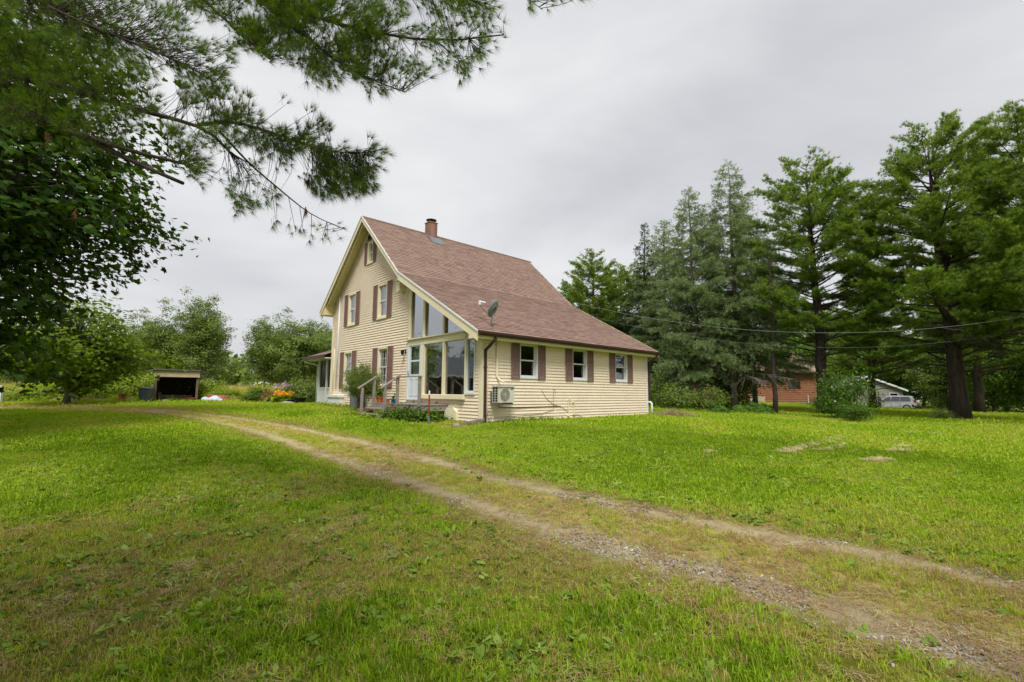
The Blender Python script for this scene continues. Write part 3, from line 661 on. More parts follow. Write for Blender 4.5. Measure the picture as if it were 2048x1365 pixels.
# ---- windows
def ring(mb, P, a0, a1, z0, z1, w, o0, o1, wb=None):
    wb = wb or w
    P(mb, a0, a1, o0, o1, z1 - w, z1); P(mb, a0, a1, o0, o1, z0, z0 + wb); P(mb, a0, a0 + w, o0, o1, z0 + wb, z1 - w); P(mb, a1 - w, a1, o0, o1, z0 + wb, z1 - w)
def pane(P, a0, a1, z0, z1, o, parent, mat='glass'):
    mb = MB(); P(mb, a0, a1, o - .004, o, z0, z1); return mb.build('pane', MT[mat], parent)
def curtain(plane, a0, a1, z0, z1, o, parent, n=26, amp=.018):
    V = []; F = []
    for k in range(n + 1):
        a = a0 + (a1 - a0) * k / n; oo = o + amp * math.sin(k * 1.9) + amp * .5 * math.sin(k * .7)
        for z in (z0, z1): V.append((-a, -oo, z) if plane == 'g' else (oo, a, z))
    for k in range(n): F.append((2 * k, 2 * k + 2, 2 * k + 3, 2 * k + 1))
    mb = MB().add(V, F); return mb.build('curtain', MT['curtain'], parent, smooth=True)
def window(plane, a0, a1, z0, z1, fm='trim', munt=(0, 0), cw=.07, gl='glass', sill=True):
    """double-hung window filling the opening a0..a1, z0..z1"""
    P = PL[plane]; mb = MB(); ring(mb, P, a0 - cw, a1 + cw, z0 - cw, z1 + cw, cw, -.0, .042); ring(mb, P, a0, a1, z0, z1, .022, -.13, .012)
    w = mb.build('window', MT[fm], house); zm = (z0 + z1) / 2 + .01
    for (lo, hi, o) in ((zm - .02, z1 - .022, -.045), (z0 + .022, zm + .02, -.075)):
        sm = MB(); ring(sm, P, a0 + .022, a1 - .022, lo, hi, .038, o - .014, o + .014, .045); s = sm.build('sash', MT['white'], w)
        g0, g1, h0, h1 = a0 + .058, a1 - .058, lo + .043, hi - .036
        pane(P, g0, g1, h0, h1, o, w, gl)
        nv, nh = munt
        for q in range(nv):
            a = g0 + (g1 - g0) * (q + 1) / (nv + 1); m = MB(); P(m, a - .007, a + .007, o - .004 + .006, o + .012, h0, h1); m.build('muntin', MT['white'], w)
        for q in range(nh):
            z = h0 + (h1 - h0) * (q + 1) / (nh + 1); m = MB(); P(m, g0, g1, o + .001, o + .011, z - .007, z + .007); m.build('muntin', MT['white'], w)
    if sill: sm = MB(); P(sm, a0 - cw - .02, a1 + cw + .02, .0, .065, z0 - cw - .035, z0 - cw + .001); sm.build('sill', MT[fm], w)
    return w
_sh = {}
def shutter(plane, a0, a1, z0, z1):
    key = (plane, round(a1 - a0, 2), round(z1 - z0, 2))
    w, h = a1 - a0, z1 - z0
    if key not in _sh:
        mb = MB(); P = PL[plane]; st = min(.045, w * .16)
        P(mb, 0, st, .0, .03, 0, h); P(mb, w - st, w, .0, .03, 0, h)
        for z in (0, h * .5 - st * .5, h - st): P(mb, st, w - st, .0, .028, z, z + st)
        P(mb, st, w - st, .0, .008, st, h - st)
        for (l, t) in ((st, h * .5 - st * .5), (h * .5 + st * .5, h - st)):
            n = int((t - l) / .042)
            for q in range(n):
                z = l + (t - l) * q / n; d = (t - l) / n
                f = (lambda a, o, zz: (-a, -o, zz)) if plane == 'g' else (lambda a, o, zz: (o, a, zz))
                mb.hexa([f(st, .008, z), f(w - st, .008, z), f(w - st, .026, z), f(st, .026, z), f(st, .008, z + d * .9), f(w - st, .008, z + d * .9), f(w - st, .011, z + d * .9), f(st, .011, z + d * .9)])
        _sh[key] = mb.mesh('shutter')
    o = link('shutter', _sh[key], MT['shutter'], house)
    o.location = (-a0, -.032, z0) if plane == 'g' else (.032, a0, z0)
    return o
for (a0, a1, z0, z1, mu, sw, gl) in [(8.90, 9.58, 3.90, 5.20, (0, 0), .36, 'glass'), (6.06, 6.74, 3.90, 5.18, (0, 0), .36, 'glass'), (9.07, 9.77, 1.12, 2.58, (2, 1), .39, 'glass'), (5.85, 6.55, 1.12, 2.57, (2, 1), .40, 'glass'), (7.44, 7.85, 6.42, 7.24, (0, 0), .24, 'glass')]:
    w = window('g', a0, a1, z0, z1, 'trim', mu, gl=gl)
    shutter('g', a1 + .075, a1 + .075 + sw, z0 - .08, z1 + .08); shutter('g', a0 - .075 - sw, a0 - .075, z0 - .08, z1 + .08)
    if z0 > 3 and z0 < 6: curtain('g', a0, a1, z0, z1, -.17, w)
    elif z0 > 6: curtain('g', a0, a0 + .26, z0 + .3, z1, -.17, w)
    else: curtain('g', a0, a0 + .22, z0, z1, -.2, w); curtain('g', a1 - .2, a1, z0, z1, -.2, w)
for (a0, a1, z0, z1) in S_OPEN:
    w = window('s', a0, a1, z0, z1, 'white', (0, 0), cw=.048, gl='glass_dark', sill=False)
    shutter('s', a0 - .05 - .36, a0 - .05, z0 - .05, z1 + .05); shutter('s', a1 + .05, a1 + .05 + .36, z0 - .05, z1 + .05)
# ---- sunroom framing
def trimbox(name, u0, u1, o0, o1, z0, z1, m='trim'):
    mb = MB(); GB(mb, u0, u1, o0, o1, z0, z1); return mb.build(name, MT[m], house)
def trimslope(name, u0, u1, o0, o1, zb, ztf, m='trim'):
    mb = MB(); zb0, zb1 = (zb(u0), zb(u1)) if callable(zb) else (zb, zb)
    mb.hexa([(-u1, -o0, zb1), (-u0, -o0, zb0), (-u0, -o1, zb0), (-u1, -o1, zb1), (-u1, -o0, ztf(u1)), (-u0, -o0, ztf(u0)), (-u0, -o1, ztf(u0)), (-u1, -o1, ztf(u1))])
    return mb.build(name, MT[m], house)
UT = lambda u: SL(u) + .02
trimslope('post', 4.12, 4.28, -.12, .04, 2.80, UT); trimslope('post', 3.18, 3.30, -.12, .04, 2.80, UT); trimslope('post', 1.97, 2.07, -.12, .04, 2.80, UT); trimslope('post', .69, .77, -.12, .04, 2.80, UT)
trimslope('rake_trim', .69, 4.28, -.12, .045, SL, lambda u: rtop(u) - .20)
trimbox('beam', .80, 4.30, -.12, .045, 2.55, 2.76); trimbox('ledge', .78, 4.32, .0, .11, 2.762, 2.80)
trimbox('post', 4.22, 4.32, -.12, .042, .56, 2.55); trimbox('post', 3.19, 3.36, -.12, .04, .67, 2.55); trimbox('post', 1.95, 2.05, -.12, .04, .79, 2.55); trimbox('post', .765, .83, -.12, .04, .79, 2.55)
trimbox('sill', .78, 3.25, -.12, .13, .66, .788)
for (a0, a1, z0, z1) in [(2.05, 3.19, .79, 2.55), (.83, 1.95, .79, 2.55)]:
    mb = MB(); ring(mb, GB, a0, a1, z0, z1, .018, -.06, -.005); f = mb.build('picture_window', MT['trim'], house); pane(GB, a0 + .018, a1 - .018, z0 + .018, z1 - .018, -.03, f, 'glass')
for (a0, a1) in [(3.30, 4.12), (2.07, 3.18), (.77, 1.97)]:
    mb = MB(); o = -.045
    mb.prism([(-a0, -o, 2.80), (-a1, -o, 2.80), (-a1, -o, SL(a1)), (-a0, -o, SL(a0))], (0, -.005, 0)); mb.build('slanted_pane', MT['glass_up'], house)
mb = MB(); ring(mb, GB, .31, .79, .85, 2.59, .05, .0, .035); f = mb.build('narrow_window', MT['white'], house); mb = MB(); ring(mb, GB, .36, .74, .90, 2.54, .03, -.06, .0); mb.build('sash', MT['white'], f); pane(GB, .39, .71, .93, 2.51, -.03, f, 'glass')
mb = MB(); GB(mb, .30, .80, .0, .06, .81, .848); mb.build('sill', MT['white'], f)
# ---- door
mb = MB(); ring(mb, GB, 3.33, 4.25, .60, 2.66, .045, -.06, .05); dr = mb.build('door', MT['doorwhite'], house)
mb = MB(); GB(mb, 3.375, 4.205, -.02, .025, .645, 1.46); ring(mb, GB, 3.375, 4.205, 1.46, 2.615, .11, -.02, .025, .05); GB(mb, 3.485, 4.095, -.015, .02, 1.96, 2.02)
for (a, b) in ((3.46, 3.76), (3.82, 4.12)): ring(mb, GB, a, b, .74, 1.36, .03, .025, .034)
mb.build('leaf', MT['doorwhite'], dr)
pane(GB, 3.485, 4.095, 1.51, 1.96, .0, dr); pane(GB, 3.485, 4.095, 2.02, 2.505, .0, dr)
mb = MB(); mb.tube([(-4.16, -.03, 1.62), (-4.16, -.075, 1.62), (-4.16, -.075, 1.50), (-4.16, -.03, 1.50)], .010, 6); mb.build('handle', MT['black'], dr)
mb = MB(); GB(mb, 3.33, 4.25, .0, .05, .49, .598); mb.build('threshold', MT['deckwood'], dr)
curtain('g', 3.40, 4.18, 1.5, 2.5, -.12, dr)
# ---- roof: boarding, trim, shingles
TH = .15
def slab(a, b, name='roof_boarding'):
    mb = MB(); mb.prism([(-a[0], V0, a[1]), (-b[0], V0, b[1]), (-b[0], V0, b[1] - TH), (-a[0], V0, a[1] - TH)], (0, V1 - V0, 0)); return mb.build(name, MT['soffit'], house)
roof_parts = [slab(REV, BRK), slab(BRK, RID), slab(RID, LEV)]
def rake(a, b, h, v0, v1, name='rake_board', m='trim', dz=.015):
    mb = MB(); mb.prism([(-a[0], v0, a[1] + dz), (-b[0], v0, b[1] + dz), (-b[0], v0, b[1] - h), (-a[0], v0, a[1] - h)], (0, v1 - v0, 0)); return mb.build(name, MT[m], house)
rake(REV, BRK, .30, V0 - .03, V0 - .002); rake(BRK, RID, .22, V0 - .03, V0 - .002); rake(RID, LEV, .24, V0 - .03, V0 - .002)
for (a, b) in ((REV, BRK), (BRK, RID), (RID, LEV)):
    mb = MB(); mb.prism([(-a[0], V0 - .055, a[1] + .025), (-b[0], V0 - .055, b[1] + .025), (-b[0], V0 - .055, b[1] - .035), (-a[0], V0 - .055, a[1] - .035)], (0, .024, 0)); mb.build('drip_edge', MT['white'], house)
rake(RID, LEV, .34, V0 + .06, V0 + .08, 'rake_moulding'); 
mb = MB(); mb.prism([(.35, V0 - .028, 2.66), (-.06, V0 - .028, 2.86), (-.06, V0 - .028, 2.46), (.35, V0 - .028, 2.46)], (0, .10, 0)); mb.build('rake_return', MT['trim'], house)
rake(REV, BRK, .24, V1 + .002, V1 + .03); rake(BRK, RID, .20, V1 + .002, V1 + .03)
mb = MB(); mb.box(.002, .34, V0 + .08, V1 - .01, 2.46, 2.485); mb.build('soffit', MT['soffit'], house)
mb = MB(); mb.box(.335, .36, V0 + .075, V1, 2.45, 2.64); mb.build('fascia', MT['trim'], house)
mb = MB(); mb.prism([(-11.31, V0 + .0, 4.50), (-11.83, V0, 4.50), (-11.86, V0, 4.66), (-11.31, V0, 5.02)], (0, 9.8, 0)); mb.build('soffit', MT['soffit'], house)
# gutter
mb = MB(); prof = [(.362, 2.655), (.362, 2.53), (.44, 2.53), (.475, 2.60), (.475, 2.66), (.465, 2.66), (.455, 2.60), (.435, 2.545), (.372, 2.545), (.372, 2.655)]
mb.prism([(x, V0 - .01, z) for x, z in prof], (0, V1 - V0 + .06, 0)); gut = mb.build('gutter', MT['gutter'], house)
def downspout(path, w=.075, d=.055, m='gutter', name='downspout'):
    mb = MB()
    for a, b in zip(path[:-1], path[1:]): mb.beam(a, b, w, d, (0, 1, 0) if abs(Vector(b).z - Vector(a).z) > abs(Vector(b).y - Vector(a).y) else (0, 0, 1))
    return mb.build(name, MT[m], house)
downspout([(.42, .18, 2.53), (.42, .16, 2.42)]); downspout([(.42, .16, 2.45), (.075, .07, 2.14)]); ds = downspout([(.075, .07, 2.17), (.075, .07, .02)])
mb = MB(); mb.box(.03, .12, .02, .12, 1.62, 1.645); mb.build('strap', MT['gutter'], ds)
downspout([(.42, 9.25, 2.53), (.42, 9.25, 2.42)]); downspout([(.42, 9.25, 2.45), (.075, 9.16, 2.2)]); downspout([(.075, 9.16, 2.22), (.075, 9.16, .55)])
mb = MB(); mb.tube([(.02, 9.12, .52), (.12, 9.14, .53), (.17, 9.15, .48), (.18, 9.15, .3), (.18, 9.15, -.1)], .045, 8); mb.build('drain_pipe', MT['white'], house, smooth=True)
# shingles
rs_ = np.random.default_rng(5)
def shingles(a, b, down_to_eave=True):
    """three-tab shingles from the upper point b down to the lower point a"""
    A = np.array([-a[0], a[1]]); B = np.array([-b[0], b[1]]); Ls = np.linalg.norm(A - B); d = (A - B) / Ls; nr = np.array([-d[1], d[0]]); 
    if nr[1] < 0: nr = -nr
    n = int(round(Ls / .14)); ex = Ls / n; V = []; F = []; T = []
    for k in range(n):
        off = (k % 2) * .16 + rs_.uniform(-.03, .03); y = V0 - .02 + -off
        while y < V1 + .02:
            w = rs_.choice([.18, .25, .33, .45]); y0, y1 = max(y, V0 - .04), min(y + w, V1 + .04); y += w
            if y1 - y0 < .02: continue
            t = np.clip(rs_.normal(.5, .10), 0, 1); hi = .003; lo = .016 + .006 * (rs_.random() < .4)
            s0, s1 = k * ex - .01, (k + 1) * ex + (.015 if k == n - 1 else .0)
            p0 = B + d * s0 + nr * hi; p1 = B + d * s1 + nr * lo; p2 = B + d * s1 - nr * .002
            bb = len(V); g = .002
            V += [(p0[0], y0 + g, p0[1]), (p0[0], y1 - g, p0[1]), (p1[0], y1 - g, p1[1]), (p1[0], y0 + g, p1[1]), (p2[0], y0 + g, p2[1]), (p2[0], y1 - g, p2[1])]
            F += [(bb, bb + 1, bb + 2, bb + 3), (bb + 3, bb + 2, bb + 5, bb + 4)]; T += [t] * 6
    o = link('shingles', np_mesh('shingles', np.array(V), np.array(F), tint=np.array(T)), MT['shingle'], house); tag(o, kind='stuff'); return o
shingles(REV, BRK); shingles(BRK, RID); shingles(LEV, RID)
MT['ridge'] = pmat('mossy_ridge', hexc('#6E5A44'), rough=.9, var=.3, scale=4)
y = V0 - .03
while y < V1:
    mb = MB(); mb.prism([(-RID[0] - .13, y, RID[1] - .10), (-RID[0], y, RID[1] + .022), (-RID[0] + .13, y, RID[1] - .10), (-RID[0], y, RID[1] + .008)], (0, .29, 0)); mb.build('ridge_shingle', MT['ridge'], house); y += .30
# ---- chimney
ch = MB(); ch.box(-7.68 - .19, -7.68 + .19, 2.81, 3.19, 7.6, 8.36)
chim = ch.build('chimney', MT['concrete'], house)
bm_ = {}
for row in range(10):
    z = 8.13 + row * .075
    for side in range(4):
        for q in range(3):
            L0 = .42; w = L0 / 2.5; s0 = -L0 / 2 + (q - (.5 if row % 2 else 0)) * w; s1 = s0 + w - .01; s0 = max(s0, -L0 / 2); s1 = min(s1, L0 / 2)
            if s1 - s0 < .03: continue
            key = (side, row % 2, q)
            mb = MB(); t0, t1 = L0 / 2 - .07, L0 / 2
            if side == 0: mb.box(s0, s1, -t1, -t0, 0, .065)
            elif side == 1: mb.box(s0, s1, t0, t1, 0, .065)
            elif side == 2: mb.box(t0 - .0, t1 - .001, s0 * .63, s1 * .63, 0, .065)
            else: mb.box(-t1 + .001, -t0, s0 * .63, s1 * .63, 0, .065)
            if key not in bm_: bm_[key] = mb.mesh('brick')
            o = link('brick', bm_[key], MT['redbrick'], chim); o.location = (-7.68, 3.0, z)
mb = MB(); mb.box(-7.68 - .20, -7.68 + .20, 2.80, 3.20, 8.0, 8.865); mb.build('mortar', MT['concrete'], chim)
mb = MB(); mb.box(-7.68 - .23, -7.68 + .23, 2.77, 3.23, 8.868, 8.905); mb.build('crown', MT['redbrick'], chim)
mb = MB(); mb.lathe([(.09, 0), (.09, .07), (.05, .075)], (-7.68, 3.0, 8.905), 10); mb.lathe([(.05, .06), (.05, .16)], (-7.68, 3.0, 8.89), 8); mb.lathe([(.0, .17), (.24, .13), (.26, .15), (.12, .19), (.0, .23)], (-7.68, 3.0, 8.89), 12); mb.build('chimney_cap', MT['black'], chim)
mb = MB(); mb.hexa([(-7.68 + .29, 2.64, 8.10), (-7.0, 2.66, 7.72), (-7.0, 3.34, 7.72), (-7.68 + .29, 3.36, 8.10), (-7.68 + .29, 2.64, 8.14), (-7.0, 2.66, 7.75), (-7.0, 3.34, 7.75), (-7.68 + .29, 3.36, 8.14)]); mb.build('flashing', MT['greymetal'], chim)
# ---- gable ornament at the peak
mb = MB()
for k in range(6):
    z = 7.46 + k * .075; w = .30 - .045 * k
    mb.hexa([(-7.66 - w, -.03, z), (-7.66 + w, -.03, z), (-7.66 + w, -.01, z), (-7.66 - w, -.01, z), (-7.66 - w * .92, -.06, z + .055), (-7.66 + w * .92, -.06, z + .055), (-7.66 + w * .92, -.03, z + .06), (-7.66 - w * .92, -.03, z + .06)])
GB(mb, 7.34, 7.98, .0, .045, 7.41, 7.45); mb.build('gable_vent', MT['black'], house)
mb = MB(); mb.tube([(-7.98, -.05, 7.43), (-7.9, -.06, 7.36), (-7.78, -.06, 7.40), (-7.68, -.06, 7.33), (-7.56, -.06, 7.40), (-7.45, -.06, 7.36), (-7.34, -.05, 7.43)], .022, 6); mb.build('gable_scroll', MT['greymetal'], house)
# ---- conduit, lights, boxes on the gable
mb = MB(); mb.tube([(-10.58, -.045, .98), (-10.58, -.045, 5.28)], .034, 8); mb.build('white_conduit', MT['white'], house, smooth=True)
mb = MB(); mb.tube([(-10.98, -.03, .95), (-10.98, -.03, 2.9)], .022, 8); mb.build('cable_conduit', MT['trim'], house, smooth=True)
mb = MB(); GB(mb, 9.7, 10.95, .0, .32, .62, .72); GB(mb, 9.75, 10.9, .0, .28, -.1, .62); mb.build('service_box', MT['white'], house)
mb = MB(); GB(mb, 7.12, 7.32, .0, .10, 1.35, 1.62); mb.tube([(-7.22, -.10, 1.5), (-7.22, -.2, 1.5)], .085, 12); mb.tube([(-7.22, -.05, 1.36), (-7.22, -.05, .5)], .02, 6); mb.build('electric_meter', MT['greymetal'], house)
mb = MB(); GB(mb, 4.42, 4.50, .0, .03, 2.28, 2.44); mb.tube([(-4.46, -.03, 2.38), (-4.46, -.1, 2.43), (-4.46, -.15, 2.40)], .012, 6); mb.lathe([(.02, .13), (.075, .10), (.07, .09), (.05, -.03), (.03, -.05)], (-4.46, -.15, 2.28), 8); mb.build('wall_lantern', MT['black'], house)
mb = MB(); GB(mb, 4.64, 4.90, .02, .26, 4.65, 5.04); mb.prism([(-4.62, -.0, 5.04), (-4.92, -.0, 5.04), (-4.92, -.29, 5.04), (-4.62, -.29, 5.04)], (0, 0, .02)); mb.build('bird_box', MT['trim'], house)
mb = MB(); mb.prism([(-1.12, -.02, -.15), (-1.74, -.02, -.15), (-1.74, -.02, .28), (-1.58, -.02, .40), (-1.28, -.02, .40), (-1.12, -.02, .28)], (0, -.10, 0)); mb.build('hatch_cover', MT['trim'], house)
# ---- things on the long wall
mb = MB(); mb.tube([(.04, .55, 2.46), (.04, .55, 1.38), (.09, .62, 1.27), (.2, .70, 1.18)], .035, 8); mb.build('line_cover', MT['trim'], house, smooth=True)
mb = MB(); mb.tube([(.06, .62, .58), (.06, .62, .46), (.06, .68, .42), (.03, 2.0, .42), (.03, 3.5, .43)], .011, 6); mb.build('drain_hose', MT['black'], house)
for k, (v, z0, z1) in enumerate([(3.9, .06, .62), (4.18, .10, .54)]):
    mb = MB(); mb.tube([(.02, v, z0 + .02), (.06, v, z0), (.06, v, z1), (.06, v, z1 + .01)], .022, 8)
    mb.box(.0, .085, v - .05, v + .05, z0 + .02, z0 + .07)
    if k == 0: mb.tube([(.06, v, z1), (.12, v + .02, z1 + .10)], .03, 8)
    else: mb.box(.02, .09, v - .05, v + .06, z1, z1 + .025)
    mb.build('vent_pipe', MT['trim'] if k else MT['terracotta'] if False else MT['trim'], house)
MT['wirecol'] = pmat('old_wire', hexc('#6B6257'), rough=.8, var=.2)
for pts in ([(.025, 2.55, .98), (.03, 2.75, .72), (.03, 3.1, .50), (.03, 3.6, .38), (.03, 3.88, .22)], [(.025, 3.15, 1.0), (.03, 3.12, .6), (.03, 3.14, .3), (.028, 2.4, .17), (.028, .5, .13)], [(.025, 3.15, 1.0), (.03, 3.22, .98), (.03, 3.24, .85)], [(.03, 4.18, .1), (.03, 4.4, .12), (.03, 4.75, .0)]):
    mb = MB(); mb.tube(pts, .006, 5); mb.build('wire', MT['wirecol'], house)
# crawl hatch lines
mb = MB(); SB(mb, 1.95, 2.0, -.01, .02, -.1, .01); mb.build('foundation_strap', MT['black'], house)
# ---- roof edge details: service mast and clip
mb = MB(); mb.tube([(-4.05, 9.42, 5.05), (-4.05, 9.42, 5.45)], .03, 6); mb.build('service_mast', MT['greymetal'], house)

# ================================================================== porch at the far end
porch = empty('porch', tuple(hw(11.3, .25, 0)), HROT); tag(porch, 'white screened porch with brown hip roof at the far end of the cream house', 'porch')
# local: x = -(u-11.3), y = v-.25
def pb(mb, u0, u1, v0, v1, z0, z1): return mb.box(-u1, -u0, v0, v1, z0, z1)
for (u, v) in ((.12, .0), (1.05, 0), (2.05, .0), (2.05, 1.9), (2.05, 3.9)):
    mb = MB(); pb(mb, u - .07, u + .07, v - .07, v + .07, -.2, 2.42); mb.build('post', MT['white'], porch)
mb = MB(); pb(mb, .0, 2.15, -.09, .09, 2.42, 2.62); pb(mb, 1.97, 2.15, .09, 4.0, 2.42, 2.62); mb.build('beam', MT['white'], porch)
for k in range(13):
    u = .25 + k * .145
    if abs(u - 1.05) < .09: continue
    mb = MB(); pb(mb, u - .035, u + .035, -.02, .015, .12, 1.02); mb.build('picket', MT['white'], porch)
mb = MB(); pb(mb, .12, 2.0, -.035, .035, 1.02, 1.08); mb.build('rail', MT['white'], porch)
MT['screen'] = glassmat('insect_screen', tintc=(.33, .34, .33), base=.04, gain=.4, rough=.3)
for (a, b) in ((.19, .98), (1.12, 1.98)): mb = MB(); pb(mb, a, b, .0, .004, 1.08, 2.42); mb.build('screen', MT['screen'], porch)
mb = MB(); pb(mb, .0, 2.1, .0, 4.0, -.1, .12); mb.build('porch_floor', MT['deckwood'], porch)
mb = MB(); pb(mb, .0, 2.0, 3.9, 3.98, .12, 2.42); mb.build('back_wall', MT['inner'], porch)
E0, E1, F0, F1, ZE, ZR = -.0, 2.75, -.62, 4.6, 2.60, 3.55
mb = MB(); q = [(-E0 + 0, F0, ZE), (-E1, F0, ZE), (-E1, F1, ZE), (0, F1, ZE), (0, 2.0, ZR), (-.75, 2.0, ZR)]
mb.add(q, [(0, 1, 5, 4), (1, 2, 5), (2, 3, 4, 5), (3, 2, 1, 0)]); mb.build('roof', MT['shingle'], porch)
mb = MB(); pb(mb, 0, E1, F0 - .02, F0 + .02, ZE - .14, ZE + .015); pb(mb, E1 - .02, E1 + .02, F0 - .02, F1, ZE - .14, ZE + .015); mb.build('fascia', MT['gutter'], porch)
mb = MB(); pb(mb, 0, E1 - .05, F0 + .03, 0, ZE - .16, ZE - .12); mb.build('soffit', MT['white'], porch)
mb = MB(); mb.tube([(-2.72, F0 + .05, 2.5), (-2.70, F0 + .05, 2.38), (-2.4, -.3, 2.28), (-2.2, -.1, 2.2), (-2.17, -.08, 2.0), (-2.17, -.08, .2)], .04, 8); mb.build('downspout', MT['white'], porch, smooth=True)

# ================================================================== TREES AND PLANTS
def unit(v): return v / np.maximum(np.linalg.norm(v, axis=-1, keepdims=True), 1e-9)
def needles(rng, pos, dirs, k, length, width, spread=.8, tint=None):
    """k narrow triangles from each tuft"""
    n = len(pos); d = unit(dirs[:, None, :] + rng.normal(0, spread, (n, k, 3))); L_ = length * rng.uniform(.6, 1.15, (n, k, 1))
    if hasattr(length, '__len__'): L_ = np.asarray(length)[:, None, None] * rng.uniform(.6, 1.15, (n, k, 1))
    s = unit(np.cross(d, rng.normal(0, 1, (n, k, 3)))) * width
    p = pos[:, None, :] + d * .0
    V = np.stack([p - s, p + s, p + d * L_], axis=2).reshape(-1, 3)
    F = np.arange(n * k * 3).reshape(-1, 3)
    t = rng.uniform(.2, .8, n) if tint is None else tint
    T = np.repeat(np.clip(t[:, None] + rng.normal(0, .1, (n, k)), 0, 1).ravel(), 3)
    return V, F, T
LEAF_OVAL = (np.array([(0, 0, 0), (.42, .25, .05), (.3, .7, .03), (0, 1, -.08), (-.3, .7, .03), (-.42, .25, .05)], float), [(0, 1, 2), (0, 2, 3), (0, 3, 4), (0, 4, 5)])
LEAF_DIAMOND = (np.array([(0, 0, 0), (.4, .45, .06), (0, 1, -.05), (-.4, .45, .06)], float), [(0, 1, 2), (0, 2, 3)])
_mp = [(0, 0), (.5, .05), (.36, .24), (.62, .5), (.27, .54), (0, 1.0), (-.27, .54), (-.62, .5), (-.36, .24), (-.5, .05)]
LEAF_MAPLE = (np.array([(x, y, -.12 * abs(x)) for x, y in _mp] + [(0, .4, .05)], float), [(10, i, (i + 1) % 10) for i in range(10)])
def leaves(rng, pos, nrm, size, tmpl, tint):
    tv, tf = tmpl; n = len(pos); nrm = unit(nrm)
    a = unit(np.cross(nrm, unit(rng.normal(0, 1, (n, 3))))); b = np.cross(nrm, a)
    sz = (size * rng.uniform(.65, 1.2, n))[:, None, None]
    V = pos[:, None, :] + sz * (tv[None, :, 0:1] * a[:, None, :] + (tv[None, :, 1:2] - .3) * b[:, None, :] + tv[None, :, 2:3] * nrm[:, None, :])
    K = len(tv); F = (np.array(tf)[None] + (np.arange(n) * K)[:, None, None]).reshape(-1, 3)
    return V.reshape(-1, 3), F, np.repeat(tint, K)
def merge(parts):
    V = []; F = []; T = []; b = 0
    for v, f, t in parts: V.append(v); F.append(f + b); T.append(t); b += len(v)
    return np.vstack(V), np.vstack(F), np.concatenate(T)
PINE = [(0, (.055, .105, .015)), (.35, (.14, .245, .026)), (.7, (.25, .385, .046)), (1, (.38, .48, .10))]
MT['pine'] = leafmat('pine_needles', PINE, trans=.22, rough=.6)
MT['larch'] = leafmat('larch_needles', [(0, (.10, .16, .055)), (.5, (.21, .30, .105)), (1, (.34, .43, .17))], trans=.25)
MT['spruce'] = leafmat('spruce_needles', [(0, (.030, .060, .030)), (.5, (.062, .11, .055)), (1, (.12, .18, .085))], trans=.15)
MT['maple'] = leafmat('maple_leaf', [(0, (.018, .045, .003)), (.5, (.045, .105, .005)), (1, (.10, .20, .010))], trans=.35, spec=.2, rough=.5)  # leaf colour lowered to stand for backlight and lens vignetting
MT['maple_lit'] = leafmat('lit_maple_leaf', [(0, (.07, .13, .006)), (.5, (.15, .24, .010)), (1, (.26, .36, .02))], trans=.4)  # lighter copy of the maple leaf, coloured as if lit
MT['birch'] = leafmat('birch_leaf', [(0, (.09, .14, .025)), (.5, (.17, .25, .045)), (1, (.27, .35, .08))], trans=.35)
MT['lime'] = leafmat('lime_leaf', [(0, (.12, .19, .012)), (.5, (.22, .32, .02)), (1, (.36, .44, .06))], trans=.35)
MT['shrubleaf'] = leafmat('shrub_leaf', [(0, (.040, .085, .010)), (.5, (.09, .18, .020)), (1, (.18, .28, .045))], trans=.25, spec=.15, rough=.6)
MT['deadneedle'] = leafmat('dead_needles', [(0, (.16, .06, .025)), (1, (.34, .15, .07))], trans=.2)
MT['petal_o'] = leafmat('orange_petal', [(0, (.80, .30, .01)), (1, (.88, .52, .03))], trans=.3)
MT['petal_p'] = leafmat('mauve_petal', [(0, (.42, .20, .42)), (1, (.65, .42, .62))], trans=.3)
MT['petal_w'] = leafmat('white_petal', [(0, (.62, .55, .58)), (1, (.8, .78, .78))], trans=.3)

